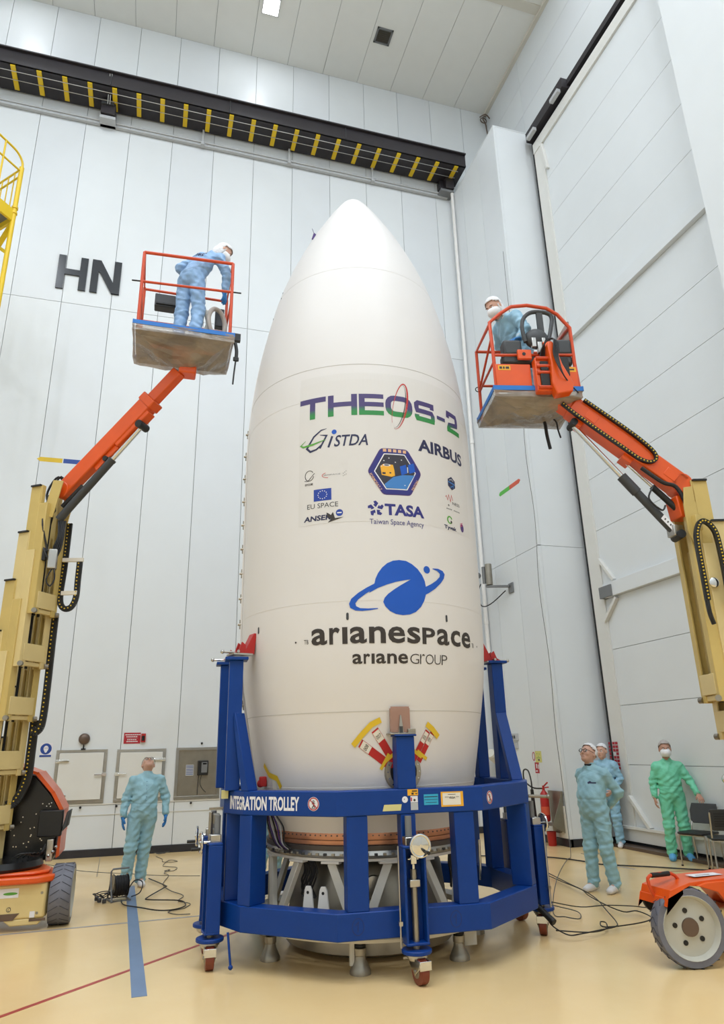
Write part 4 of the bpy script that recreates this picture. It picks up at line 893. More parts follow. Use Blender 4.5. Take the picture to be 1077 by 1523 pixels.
decal('framed_card', [(rect2(F0+.27, F0+.475, -.055, .065), 0), (rect2(F0+.285, F0+.45, -.042, .055), 1, .002), (text2('*** VEGA ***', F0+.305, F0+.435, .008, .026, .03), 2, .003), (rect2(F0+.335, F0+.405, .04, .044), 2, .003)], fm, ['ink_gold', 'paper', 'ink_dark'], tro)
lm = side_map((-.655, -1.304), (.655, -1.304), .40)
for cx in (.17, 1.0):
    decal('painted_number', [(ann2(cx, 0, .048, .06, .003), 0), (stroke2([(cx-.022, .008), (cx+.004, .036), (cx-.002, -.036)], .004), 0)], lm, ['ink_navy'], tro)
# top brackets that hold the fairing
def br_tall(x, y, dx, nm, label):
    t = thing('holding_bracket', label, 'bracket', tw_(x, y, 2.63), 'red holding brackets on the tall uprights')
    d = Vector((-x, -y, 0)).normalized(); n = Vector((-d.y, d.x, 0)); o = Vector((x, y, 2.63))
    m = MB(TM); m.box(o+Vector((0, 0, .008)), (.20, .18, .016), rz=math.atan2(d.y, d.x)).build('base_plate', 'steel', t)
    m = MB(TM); m.prism([(.02, .016), (.13, .016), (.15, .22), (.12, .22)], -.055, .055, mapf=lambda u, z, w_: tuple(o+d*u+n*w_+Vector((0, 0, z)))); m.build('pad_plate', 'red_paint', t, bevel=.004)
    for s in (-.045, .045):
        m = MB(TM); m.prism([(-.09, .016), (.04, .016), (.04, .10), (.0, .13), (-.03, .05)], s-.008, s+.008, mapf=lambda u, z, w_: tuple(o+d*u+n*w_+Vector((0, 0, z)))); m.build('rib', 'red_paint', t)
    MB(TM).cyl(o+Vector((-.02, -.12, .03)), o+Vector((-.02, .12, .03)), .014, n=8).cyl(o+d*(-.18)+Vector((0, 0, .03)), o+Vector((0, 0, .03)), .012, n=8).sph(o+d*(-.18)+Vector((0, 0, .03)), .02, n=8, k=6).build('lock_pin', 'steel', t)
br_tall(-1.44, -.50, 1, '', 'red holding bracket on the front left tall blue upright')
br_tall(-1.50, .08, 1, '', 'red holding bracket on the rear left tall blue upright')
br_tall(1.43, -.02, -1, '', 'red holding bracket on the right tall blue upright')
fb_ = thing('front_bracket', 'pinkish transparent bracket on top of the short front upright', 'bracket', tw_(-.03, -1.2, 1.855))
MB(TM).box((-.05, -1.24, 1.862), (.24, .13, .014)).box((.04, -1.255, 1.885), (.07, .07, .035)).build('base_plate', 'steel_dull', fb_, bevel=.003)
MB(TM).box((-.055, -1.255, 1.985), (.17, .008, .22)).box((-.14, -1.24, 1.98), (.01, .04, .20)).box((.03, -1.24, 1.98), (.01, .04, .20)).build('guard', 'acrylic', fb_)
m = MB(TM); m.prism([(-.078, 1.87), (-.032, 1.87), (-.05, 2.02), (-.06, 2.02)], -1.275, -1.265, mapf=lambda x, z, y: (x, y, z)); m.build('blade', 'steel', fb_)
MB(TM).cyl((-.055, -1.275, 1.87), (-.055, -1.275, 1.925), .016).build('bolt', 'grey_dark', fb_)

# screw jacks with casters
def jack(x, y, ang, cast, label, hw=(0, -1), second=False):
    """ang: outward direction in trolley frame"""
    JT = TM @ Matrix.Translation((x, y, 0)) @ Matrix.Rotation(ang+PI/2, 4, 'Z')     # local -y = outward
    t = thing('screw_jack', label, 'jack', JT @ Vector((0, 0, 0)), 'blue screw jacks on casters around the trolley')
    def B(): return MB(JT)
    B().bb(-.085, .085, .035, .055, .28, .96).bb(-.095, -.075, -.07, .055, .28, .96).bb(.075, .095, -.07, .055, .28, .96).build('channel', 'blue_paint', t, bevel=.006)
    B().bb(-.095, .095, -.07, .055, .96, .98).build('end_plate', 'blue_paint', t, bevel=.006); B().bb(-.095, .095, -.075, .055, .265, .285).build('end_plate', 'blue_paint', t, bevel=.006)
    B().cyl((0, -.01, .29), (0, -.01, .80), .027, n=16).build('screw', 'steel_dull', t)
    B().box((0, -.01, .70), (.09, .075, .055)).build('nut', 'steel', t, bevel=.006)
    B().cyl((0, -.01, .80), (0, -.01, .84), .018).box((0, -.01, .875), (.05, .05, .07)).cyl((-.05, -.01, .88), (.05, -.01, .88), .012, n=10).build('clevis', 'chrome', t, bevel=.004)
    B().cyl((-.02, .02, .96), (-.02, .02, 1.20), .028, n=14).build('guide_tube', 'grey_mid', t)
    B().box((-.02, .0, 1.0), (.10, .10, .09)).build('gearbox', 'steel', t, bevel=.008)
    hc_ = (.03, -.13, .985)
    B().ring(hc_, .082, .011, (0, 1, 0), n=28).lathe([(0.012, 0.012), (.078, .0), (.078, -.006), (.012, -.004)], hc_, 28, (0, -1, 0)).cyl((.03, -.05, .985), (.03, -.15, .985), .014).build('handwheel', 'chrome', t)
    B().cyl((.07, -.14, .94), (.07, -.22, .94), .014, n=12).build('crank_handle', 'black', t)
    B().cyl((-.13, -.03, .25), (-.13, -.03, .98), .009, n=8).box((-.13, -.03, .42), (.03, .03, .03)).build('side_rod', 'steel', t)
    B().cyl((0, -.01, .20), (0, -.01, .29), .028, n=16).build('stem', 'steel_dull', t)
    B().lathe([(.115, .0), (.12, .006), (.12, .024), (.115, .03)], (0, -.01, .205), 32).build('base_disc', 'blue_paint', t)
    # caster
    CT = JT @ Matrix.Translation((0, -.01, 0)) @ Matrix.Rotation(cast, 4, 'Z')
    def C(): return MB(CT)
    C().lathe([(.085, .18), (.085, .203), (.05, .203)], (0, 0, 0), 24).lathe([(.07, .16), (.075, .178)], (0, 0, 0), 24).build('swivel', 'steel', t)
    m = C(); wy = -.055
    for sx in (-.045, .045):
        m.prism([(.055, .178), (-.15, .178), (-.13, .12), (-.075, .085), (-.05, .06), (-.03, .08), (.04, .13)], sx-.004, sx+.004, mapf=lambda y_, z, x_: (x_, y_, z))
    m.bb(-.05, .05, -.155, -.145, .115, .178); m.bb(-.05, .05, -.02, .06, .165, .178); m.build('fork', 'chrome', t, bevel=.003)
    C().cyl((-.036, wy, .095), (.036, wy, .095), .095, n=32).build('wheel', 'wheel_brown', t, bevel=.008)
    C().cyl((-.04, wy, .095), (.04, wy, .095), .05, n=20).cyl((-.056, wy, .095), (.056, wy, .095), .014, n=10).build('wheel_hub', 'steel_dull', t, bevel=.003)
    C().beam((-.02, .05, .17), (-.05, .12, .15), .04, .015).build('brake_pedal', 'steel', t)
    return t
jack(-.03, -1.375, -PI/2, .15, 'blue screw jack on a brown caster at the middle of the trolley front')
jack(-1.60, -.47, PI+.15, 1.45, 'blue screw jack at the left of the trolley, nearer of the two')
jack(-1.62, .10, PI-.05, 1.7, 'blue screw jack at the left of the trolley, farther of the two')
jack(1.59, -.33, .1, -2.2, 'blue screw jack with caster at the right corner of the trolley')
jack(1.60, .3, -.05, -1.2, 'blue screw jack at the right of the trolley, behind the near one')
MB(TM).cyl((-1.47, -.66, .30), (-1.44, -.70, .05), .010, n=8).sph((-1.44, -.70, .05), .02, n=8, k=6).build('prop_rod', 'blue_paint', tro)
MB(TM).cyl((1.53, -.40, 1.25), (1.72, -.42, 1.24), .016, n=10).sph((1.74, -.42, 1.24), .022, n=8, k=6).build('handle_bar', 'steel_dull', tro)
MB(TM).cyl((1.0, -.3, .86), (.99, -.3, .5), .012).build('inner_rod', 'chrome', tro)
MB(TM).bb(-1.62, -1.56, -.35, -.2, 1.12, 1.2).bb(-1.66, -1.48, -.33, -.30, 1.24, 1.26).cyl((-1.64, -.32, .95), (-1.64, -.32, 1.22), .02).build('latch_bracket', 'steel_dull', tro, bevel=.003)
MB(TM).bb(-1.56, -1.50, -.50, -.42, 1.34, 1.41).build('tape_patch', 'paper_yellow', tro)
# harness hanging from the left side of the fairing foot
hs = thing('cable_harness', 'bundle of dark hoses hanging at the left foot of the fairing', 'cable', sp(math.radians(-168), 1.02, 1.2))
for k in range(7):
    a = math.radians(-170+k*1.6); MB().tube([sp(a, 1.13, 1.36), sp(a+.03, 1.08, 1.2), sp(a+.02*k, 1.05, 1.08), sp(a+.12, 1.04, .95), sp(a+.2, 1.03, .90)], .008, n=6).build('hose', ('cord_black', 'ink_purple', 'grey_light')[k % 3], hs)
# ================================================================== people: implicit bodies turned into one continuous surface
class Field:
    def __init__(s, lo, hi, h):
        s.lo = np.array(lo, float); s.h = h; s.n = np.ceil((np.array(hi)-s.lo)/h).astype(int)+1
        s.d = np.full(s.n, 1.0, np.float32); s.ax = [s.lo[i]+h*np.arange(s.n[i]) for i in range(3)]
        s.mt = np.zeros(s.n, np.int8)
    def sub(s, lo, hi):
        a = np.clip(np.floor((np.array(lo)-s.lo)/s.h).astype(int), 0, s.n-1); b = np.clip(np.ceil((np.array(hi)-s.lo)/s.h).astype(int)+1, 1, s.n)
        b = np.maximum(b, a+1); sl = tuple(slice(a[i], b[i]) for i in range(3))
        X, Y, Z = np.meshgrid(*[s.ax[i][sl[i]] for i in range(3)], indexing='ij'); return sl, X, Y, Z
    def merge(s, sl, f, k, m):
        d = s.d[sl]; s.mt[sl] = np.where(f < d, m, s.mt[sl])
        if k > 0:
            hh = np.clip(0.5+0.5*(d-f)/k, 0, 1); s.d[sl] = d*(1-hh)+f*hh-k*hh*(1-hh)
        else: s.d[sl] = np.minimum(d, f)
    def cap(s, a, b, ra, rb, k=0.03, m=0, flat=None):
        a = np.array(a, float); b = np.array(b, float); R = max(ra, rb)+k+3*s.h
        if flat is not None: R *= 1.4
        sl, X, Y, Z = s.sub(np.minimum(a, b)-R, np.maximum(a, b)+R)
        ba = b-a; L = max(ba @ ba, 1e-9); px, py, pz = X-a[0], Y-a[1], Z-a[2]
        t = np.clip((px*ba[0]+py*ba[1]+pz*ba[2])/L, 0, 1)
        qx, qy, qz = px-t*ba[0], py-t*ba[1], pz-t*ba[2]
        if flat is not None:
            ax, fc = np.array(flat[0], float), flat[1]; ax /= np.linalg.norm(ax); c = (qx*ax[0]+qy*ax[1]+qz*ax[2])*(1/fc-1)
            qx, qy, qz = qx+c*ax[0], qy+c*ax[1], qz+c*ax[2]
        s.merge(sl, np.sqrt(qx*qx+qy*qy+qz*qz)-(ra+(rb-ra)*t), k, m)
    def ell(s, c, r, R=None, k=0.03, m=0, carve=False):
        c = np.array(c, float); r = np.array(r, float); q = r.max()+k+3*s.h; sl, X, Y, Z = s.sub(c-q, c+q)
        P = np.stack([X-c[0], Y-c[1], Z-c[2]], -1)
        if R is not None: P = P @ np.array(R)      # columns of R are the local axes
        k0 = np.sqrt(((P/r)**2).sum(-1)); k1 = np.sqrt(((P/(r*r))**2).sum(-1))+1e-9; f = k0*(k0-1)/k1
        if carve:
            d = s.d[sl]; hh = np.clip(0.5-0.5*(d+f)/k, 0, 1); s.d[sl] = d*(1-hh)+(-f)*hh+k*hh*(1-hh)
        else: s.merge(sl, f, k, m)
    def mesh(s):
        d = s.d; ins = d < 0; n = d.shape
        c = [ins[i:n[0]-1+i, j:n[1]-1+j, k:n[2]-1+k] for i in (0, 1) for j in (0, 1) for k in (0, 1)]
        cnt = sum(x.astype(np.int8) for x in c); act = (cnt > 0) & (cnt < 8); idx = -np.ones(act.shape, np.int32); A = np.argwhere(act); idx[act] = np.arange(len(A))
        acc = np.zeros((len(A), 3)); num = np.zeros(len(A)); i0, j0, k0 = A.T
        cor = [(i, j, k) for i in (0, 1) for j in (0, 1) for k in (0, 1)]
        for p in cor:
            for ax in range(3):
                if p[ax]: continue
                q = list(p); q[ax] = 1
                da = d[i0+p[0], j0+p[1], k0+p[2]]; db = d[i0+q[0], j0+q[1], k0+q[2]]; cr_ = (da < 0) != (db < 0)
                t = np.where(cr_, da/np.where(cr_, da-db, 1), 0); P = np.tile(np.array(p, float), (len(A), 1)); P[:, ax] += t
                acc[cr_] += P[cr_]; num += cr_
        V = s.lo+s.h*(A+acc/np.maximum(num, 1)[:, None]); F = []
        for ax in range(3):
            o = [a for a in range(3) if a != ax]
            s0 = [slice(None)]*3; s1 = [slice(None)]*3; s0[ax] = slice(0, n[ax]-1); s1[ax] = slice(1, n[ax])
            e = np.argwhere(ins[tuple(s0)] != ins[tuple(s1)]); e = e[(e[:, o[0]] > 0) & (e[:, o[1]] > 0) & (e[:, o[0]] < n[o[0]]-1) & (e[:, o[1]] < n[o[1]]-1)]
            u = np.zeros(3, int); v = np.zeros(3, int); u[o[0]] = 1; v[o[1]] = 1
            g_ = lambda w_: idx[tuple((e-w_).T)]
            q = np.stack([g_(u*0), g_(u), g_(u+v), g_(v)], 1); fl_ = ins[tuple(e.T)]
            if ax == 1: fl_ = ~fl_
            q[~fl_] = q[~fl_][:, ::-1]; F.append(q)
        F = np.concatenate(F); m = s.mt[tuple(A.T)]
        return V, F, m
def field_obj(name, fld, mats, parent):
    V, F, m = fld.mesh(); me = bpy.data.meshes.new(name)
    me.vertices.add(len(V)); me.vertices.foreach_set('co', V.astype(np.float32).ravel())
    me.loops.add(len(F)*4); me.polygons.add(len(F)); me.polygons.foreach_set('loop_start', np.arange(len(F))*4)
    me.loops.foreach_set('vertex_index', F.astype(np.int32).ravel())
    for k in mats: me.materials.append(M[k])
    me.polygons.foreach_set('material_index', m[F[:, 0]].astype(np.int32)); me.polygons.foreach_set('use_smooth', [True]*len(F))
    me.update(calc_edges=True); me.validate()
    o = bpy.data.objects.new(name, me); COL.objects.link(o); o.parent = parent; ORG[o.name] = Vector((0, 0, 0))
    return o
def V3(*a): return np.array(a, float)
def nrm(v): v = np.array(v, float); return v/np.linalg.norm(v)
def person(label, loc, heading, pose, cover='cover_teal', hands='glove', mask=False, net='net_white', fat=0.0, shoes='shoe_white', skin='skin', hv=0.0072, glasses=False, hairc=None, height=1.74, group=None):
    """local frame: x to the person's right, y forward, z up, feet at z=0"""
    root = thing('person', label, 'person', loc, group); root.rotation_euler = (0, 0, heading)
    ORG[root.name] = Vector((0, 0, 0)); sc = height/1.74
    J = dict(pel=V3(0, 0, .95), chest=V3(0, 0, 1.28), neck=V3(0, -.01, 1.455), head=V3(0, .02, 1.625),
             shR=V3(.172, -.01, 1.365), shL=V3(-.172, -.01, 1.365), elR=V3(.25, -.03, 1.13), elL=V3(-.25, -.03, 1.13), wrR=V3(.255, .04, .88), wrL=V3(-.255, .04, .88),
             hiR=V3(.09, 0, .90), hiL=V3(-.09, 0, .90), knR=V3(.11, .02, .49), knL=V3(-.11, .02, .49), anR=V3(.12, -.03, .09), anL=V3(-.12, -.03, .09),
             toR=V3(.14, .13, .035), toL=V3(-.14, .13, .035), hdR=V3(0, .1, -1), hdL=V3(0, .1, -1), pmR=V3(-1, 0, 0), pmL=V3(1, 0, 0), face=V3(0, 1, 0), up=V3(0, 0, 1))
    for k, v in pose.items(): J[k] = np.array(v, float)
    f = nrm(J['face']); u = J['up']-f*np.dot(J['up'], f); u = nrm(u); r = np.cross(f, u); HR = np.stack([r, f, u], 1)    # head axes
    S = 1.12; hp = lambda x, y, z: J['head']+HR @ (np.array([x, y, z])*S)
    def he(c, r, k=.02, carve=False): B.ell(hp(*c), np.array(r)*S, HR, k, carve=carve)
    sp_ = nrm(J['neck']-J['pel']); lat = nrm(J['shR']-J['shL']); fw = np.cross(sp_, lat); SR = np.stack([lat, nrm(np.cross(sp_, lat))*1.0, sp_], 1); SR[:, 1] = np.cross(SR[:, 2], SR[:, 0])
    hlat = nrm(J['hiR']-J['hiL']); PR_ = np.stack([hlat, np.cross(V3(0, 0, 1), hlat), V3(0, 0, 1)], 1)
    pts = np.array([J[k] for k in J if J[k].size == 3 and k not in ('hdR', 'hdL', 'pmR', 'pmL', 'face', 'up')]); lo = pts.min(0)-.24; hi = pts.max(0)+.24; lo[2] = max(lo[2], -.03)
    # the continuous body
    B = Field(lo, hi, hv)
    belly = J['pel']+(J['chest']-J['pel'])*.45
    B.ell(J['pel'], (.145, .105, .12), PR_); B.ell(belly, (.13, .09, .16), SR, .05); B.ell(J['chest']-sp_*.03, (.14, .085, .15), SR, .05)
    B.cap(J['shL']*.8+J['neck']*.2-sp_*.02, J['shR']*.8+J['neck']*.2-sp_*.02, .048, .048, .03)
    B.cap(J['neck']-sp_*.04, J['head']-HR[:, 2]*.05-HR[:, 1]*.015, .062, .054, .03)
    for s in 'RL':
        B.cap(J['sh'+s], J['el'+s], .045, .038, .03); B.cap(J['el'+s], J['wr'+s], .038, .028, .02)
        B.cap(J['hi'+s], J['kn'+s], .08, .055, .04); B.cap(J['kn'+s], J['an'+s], .05, .036, .03); B.cap(J['an'+s], J['to'+s]+V3(0, -.03, .01), .036, .03, .02)
    def hand(Fd, s, grow=0.0, m=0, curl=None):
        w_ = J['wr'+s]; d = nrm(J['hd'+s]); p = J['pm'+s]-d*np.dot(J['pm'+s], d); p = nrm(p); side = np.cross(d, p)
        th = 1 if s == 'R' else -1                      # the thumb's side of the palm
        curl = pose.get('curl'+s, .55) if curl is None else curl
        kn = w_+d*.085
        Fd.cap(w_-d*.01, w_+d*.045, .027+grow, .03+grow, .015, m, flat=(p, .62)); Fd.cap(w_+d*.03-side*.012, kn-side*.016, .026+grow, .026+grow, .012, m, flat=(p, .5)); Fd.cap(w_+d*.03+side*.012, kn+side*.016, .026+grow, .026+grow, .012, m, flat=(p, .5))
        for i, (o_, L_) in enumerate(((.034, .068), (.0115, .078), (-.0115, .073), (-.034, .056))):
            b0 = kn+side*th*o_+d*(.004 if i in (1, 2) else -.004); dd = nrm(d+side*th*o_*3.2); a = curl*(.7+.12*i); q = b0
            for j, fr in enumerate((.44, .32, .24)):
                a2 = a*(.45+.55*j); e = nrm(dd*math.cos(a2)+p*math.sin(a2)); q2 = q+e*L_*fr; Fd.cap(q, q2, .0098+grow-.0008*j, .0092+grow-.0008*j, .004, m); q = q2
        t0 = w_+d*.028+side*th*.026; e = nrm(side*th*.75+d*.75+p*.35); t1 = t0+e*.035; e2 = nrm(side*th*.3+d*.95+p*.45); Fd.cap(t0, t1, .014+grow, .0115+grow, .008, m); Fd.cap(t1, t1+e2*.032, .0112+grow, .0095+grow, .004, m)
    for s in 'RL':
        if hands == 'bare': hand(B, s)
        else: hand(B, s, -.002)
    # head: skull, face, jaw, nose, brow, lips, ears
    he((0, -.012, .028), (.076, .094, .092)); he((0, .022, -.03), (.062, .068, .075), .03); he((0, .055, -.078), (.034, .03, .026), .025)
    B.cap(hp(0, .086, .012), hp(0, .104, -.022), .010, .015, .010); he((-.014, .088, -.027), (.009, .01, .008), .006); he((.014, .088, -.027), (.009, .01, .008), .006)
    B.cap(hp(-.034, .079, .028), hp(.034, .079, .028), .010, .010, .012)
    for sx in (-1, 1):
        he((sx*.031, .094, .008), (.016, .014, .011), .008, True); he((sx*.078, -.008, -.002), (.010, .018, .030), .006); he((sx*.04, .066, -.022), (.02, .018, .02), .015)
    B.cap(hp(-.020, .084, -.052), hp(.020, .084, -.052), .008, .008, .004); B.cap(hp(-.016, .083, -.062), hp(.016, .083, -.062), .008, .008, .004)
    field_obj('body', B, [skin], root)
    # coverall, loose over the body, with folds
    C = Field(lo, hi, .0085)
    fy = fat
    C.ell(J['pel']+V3(0, 0, .0), (.172+fy*.5, .132+fy*.5, .14), PR_, .04); C.ell(belly+SR[:, 1]*fy*.6, (.160+fy, .122+fy, .19), SR, .07); C.ell(J['chest']-sp_*.02, (.178+fy*.4, .122+fy*.3, .17), SR, .05)
    C.cap(J['shL'], J['neck']-sp_*.025, .064, .062, .04); C.cap(J['shR'], J['neck']-sp_*.025, .064, .062, .04)
    C.cap(J['neck']-sp_*.04, J['neck']+sp_*.02, .074, .066, .02)
    for s in 'RL':
        C.cap(J['sh'+s], J['el'+s], .070, .060, .04); wv_ = nrm(J['wr'+s]-J['el'+s]); C.cap(J['el'+s], J['wr'+s]-wv_*.03, .060, .048, .03)
        C.cap(J['hi'+s], J['kn'+s], .104+fy*.2, .082, .03); C.cap(J['kn'+s], J['an'+s]+V3(0, 0, .012), .082, .074, .035)
    sl, X, Y, Z = C.sub(lo, hi); ph = sum(map(ord, label)) % 7
    fold = .0028*np.sin(52*Z+9*np.sin(7*X+ph)+6*np.sin(9*Y))+.0030*np.sin(44*X+23*Z+5*np.sin(11*Z+ph))+.0024*np.sin(47*Y-34*Z+4*np.sin(13*X+ph))
    def crease(q): return -np.clip(1-np.abs(np.sin(q))*2.2, 0, 1)
    fold += .0065*crease(17*Z+9*X+3*np.sin(6*Y+ph))*(.5+.5*np.sin(5*X+7*Z+ph))+.006*crease(13*X-15*Z+2.5*np.sin(9*Z+ph))*(.5+.5*np.sin(9*Z-4*X))
    for jn in ('elR', 'elL', 'knR', 'knL', 'anR', 'anL', 'pel'):
        q = J[jn]; g_ = np.exp(-((X-q[0])**2+(Y-q[1])**2+(Z-q[2])**2)/.018); fold += .006*g_*np.sin(85*Z+12*X+10*Y)
    C.d += fold.astype(np.float32)
    if 'waist' in pose or True:
        g_ = np.exp(-((Z-J['pel'][2]-.12)/.012)**2)*.006; C.d += g_.astype(np.float32)
    neck_cut = (X-J['neck'][0])*sp_[0]+(Y-J['neck'][1])*sp_[1]+(Z-J['neck'][2])*sp_[2]-.045
    nd = np.sqrt((X-J['neck'][0])**2+(Y-J['neck'][1])**2+(Z-J['neck'][2])**2); C.d = np.where(nd < .12, np.maximum(C.d, neck_cut), C.d).astype(np.float32)
    field_obj('coverall', C, [cover], root)
    # cuffs, gloves
    for s in 'RL':
        wv_ = nrm(J['wr'+s]-J['el'+s]); w_ = J['wr'+s]
        MB().cyl(w_-wv_*.045, w_-wv_*.002, .047, .039, n=20).build('cuff', 'cuff', root, smooth=60)
        if hands == 'glove':
            G_ = Field(w_-.2, w_+.2, .0052); hand(G_, s, .0035); G_.cap(w_-wv_*.02, w_+wv_*.01, .034, .03, .01); field_obj('glove', G_, ['glove_blue'], root)
    # shoes
    for s in 'RL':
        a, t = J['an'+s], J['to'+s]; d = t-a; d[2] = 0; d = nrm(d); S_ = Field(np.minimum(a, t)-.1, np.maximum(a, t)+.12, .006); base = a[2]-.09
        g0 = .008 if shoes == 'shoe_cover' else 0
        side = V3(-d[1], d[0], 0)
        heel = V3(a[0], a[1], base+.045)-d*.03; toe = V3(a[0], a[1], base+.036)+d*.155
        S_.cap(heel, toe, .043+g0, .042+g0, .02, flat=((0, 0, 1), .85)); S_.cap(heel+V3(0, 0, .03), V3(a[0], a[1], base+.09)+d*.0, .044+g0, .042+g0, .03); S_.cap(V3(a[0], a[1], base+.07)+d*.02, V3(a[0], a[1], base+.05)+d*.11, .038+g0, .036+g0, .03)
        sl2, X2, Y2, Z2 = S_.sub(S_.lo, S_.lo+S_.h*S_.n); S_.d = np.maximum(S_.d, (base+.003-Z2)).astype(np.float32)
        field_obj('shoe_cover' if shoes == 'shoe_cover' else 'shoe', S_, [shoes], root)
    # head wear
    Rm = Matrix([list(HR[0]), list(HR[1]), list(HR[2])])
    def shell(name, mt, c, rad, keep, n=26, k=18):
        rad = tuple(q*S for q in rad); m = MB(); m.sph((0, 0, 0), rad, n=n, k=k); fs = []
        for q in m.f:
            ce_ = sum((m.v[i] for i in q), Vector())/4/S
            if keep(ce_): fs.append(q)
        m.f = fs; m.mi = [0]*len(fs); cc = Vector(hp(*c)); m.v = [Rm @ p+cc for p in m.v]
        o = m.build(name, mt, root, smooth=180, weld=False)
        bm = bmesh.new(); bm.from_mesh(o.data); bmesh.ops.remove_doubles(bm, verts=bm.verts, dist=1e-4)
        loose = [v for v in bm.verts if not v.link_faces]; bmesh.ops.delete(bm, geom=loose, context='VERTS'); bm.to_mesh(o.data); bm.free()
        sm = o.modifiers.new('thickness', 'SOLIDIFY'); sm.thickness = .004; sm.offset = 1; return o
    if net: shell('hair_net', net, (0, -.012, .034), (.084, .102, .10), lambda p: p.z > -.035+(p.y > .0)*(.05+max(0, p.y)*.28) and not (p.y > .06 and p.z < .045))
    if net and mask == 'hood': shell('hood', net, (0, -.02, -.03), (.082, .095, .13), lambda p: p.y < .035)
    if hairc: shell('hair', hairc, (0, -.012, .030), (.079, .097, .096), lambda p: p.z > -.05 and p.y < .04-.5*abs(p.z-.02) and abs(p.x) > .02 or p.y < -.05)
    if mask: shell('face_mask', 'mask_white', (0, .022, -.040), (.072, .106, .068), lambda p: p.y > .005 and -.052 < p.z < .040)
    for sx in (-1, 1):
        MB().sph(Vector(hp(sx*.031, .078, .008)), (.015, .015, .012), n=12, k=8, R=Rm).build('eye', 'white_print', root)
        MB().sph(Vector(hp(sx*.031, .0875, .007)), .006, n=10, k=6).build('pupil', 'eye_dark', root)
        if not glasses: MB().tube([hp(sx*.014, .092, .028), hp(sx*.032, .09, .034), hp(sx*.05, .078, .028)], .0035, n=6).build('eyebrow', 'hair', root)
    if glasses:
        gl = MB()
        for sx in (-1, 1):
            gl.ring(hp(sx*.032, .102, .006), .025, .0035, HR[:, 1], n=20, sx=1, sy=.85 if True else 1); gl.tube([hp(sx*.054, .10, .012), hp(sx*.079, .05, .012), hp(sx*.083, -.01, .008)], .0028, n=6)
        gl.tube([hp(-.01, .104, .01), hp(0, .107, .013), hp(.01, .104, .01)], .0028, n=6); gl.build('glasses', 'black', root)
    if not mask: MB().tube([hp(-.02, .0895, -.057), hp(0, .0925, -.0565), hp(.02, .0895, -.057)], .0018, n=6).build('mouth', 'wheel_brown', root)
    return root, J, SR
from mathutils.bvhtree import BVHTree
def on_cover(root, origin, u, v, into):
    """print shapes onto the coverall surface: cast from outside along `into`"""
    o = [c for c in root.children if c.name.startswith('coverall')][0]
    t = BVHTree.FromPolygons([q.co for q in o.data.vertices], [tuple(p.vertices) for p in o.data.polygons])
    origin, u, v, into = [Vector(tuple(float(k) for k in a)) for a in (origin, u, v, into)]
    def f(x, y, l):
        p = origin+u*x+v*y; h = t.ray_cast(p-into*.6, into)
        return (h[0]-into*(.003+l)) if h[0] is not None else p
    return f
def yaw_to(dx, dy): return math.atan2(-dx, dy)

# man looking up, left of the trolley
pA, JA, _ = person('person in teal coveralls with blue gloves tilting the head far back, left of the trolley', (.03, 11.27, 0), yaw_to(.10, -1), dict(
    pel=(-.02, 0, .95), chest=(-.04, -.03, 1.28), neck=(-.05, -.06, 1.46), head=(-.055, -.10, 1.585), face=(-.0, .62, .95), up=(0, -.95, .62),
    shR=(.135, -.05, 1.375), shL=(-.235, -.05, 1.375), elR=(.225, -.05, 1.14), elL=(-.33, -.05, 1.15), wrR=(.25, .02, .90), wrL=(-.335, .03, .91),
    hiR=(.075, 0, .90), hiL=(-.115, 0, .90), knR=(.12, .05, .49), knL=(-.07, -.02, .49), anR=(.155, .03, .09), anL=(-.05, -.03, .09), toR=(.17, .20, .035), toL=(-.07, .14, .035), curlR=.5, curlL=.6),
    cover='cover_teal', glasses=True, net=None, fat=.02, hairc=None)
for k in range(8):
    MB().sph((-.045+.002*k, .128-.004*abs(4-k)+(.02 if k < 4 else .005), 1.02+.05*k), .009, n=8, k=6).build('button', 'cover_blue', pA)
# man with hands behind the back, right foreground
pB, JB, SB = person('person in pale teal coveralls, hands behind the back, gazing up with glasses', (5.60, 8.42, 0), yaw_to(-1, -.38), dict(
    pel=(0, .01, .95), chest=(0, -.01, 1.28), neck=(0, -.03, 1.465), head=(0, -.02, 1.61), face=(.05, .88, .40), up=(0, -.35, .93),
    shR=(.17, -.05, 1.365), shL=(-.175, -.05, 1.365), elR=(.26, -.19, 1.14), elL=(-.265, -.19, 1.14), wrR=(.07, -.24, .99), wrL=(-.07, -.235, .97), hdR=(-1, -.02, -.25), hdL=(1, -.02, -.25), pmR=(0, -1, 0), pmL=(0, -1, 0),
    knR=(.10, .03, .49), knL=(-.12, .01, .49), anR=(.11, .03, .09), anL=(-.14, -.05, .09), toR=(.12, .20, .035), toL=(-.16, .11, .035)),
    cover='cover_teal', hands='bare', glasses=True, net='net_white', fat=.035, skin='skin')
MB().cyl((0, -.02, 1.44), (0, -.01, 1.50), .064, .060, n=18).build('undershirt', 'shirt_black', pB, smooth=60)
decal('chest_emblem', [(poly2([(-.05, .005), (-.02, .02), (.0, .005), (.05, .004), (.05, -.012), (-.02, -.01), (-.04, -.015)]), 0)], on_cover(pB, (-.09, 0, 1.27), (-1, 0, 0), (0, 0, 1), (0, -1, 0)), ['ink_navy'], pB, cut=.02)
# colleague behind him
pC, JC, _ = person('person in teal coveralls half hidden behind the man with glasses, by the pier', (8.10, 11.70, 0), yaw_to(-.75, -.66), dict(
    head=(0, .03, 1.60), face=(.2, .96, .02), wrR=(.12, .13, .93), wrL=(-.12, .13, .93), hdR=(-.6, .5, -.5), hdL=(.6, .5, -.5)), cover='cover_blue', net='net_white', hands='bare')
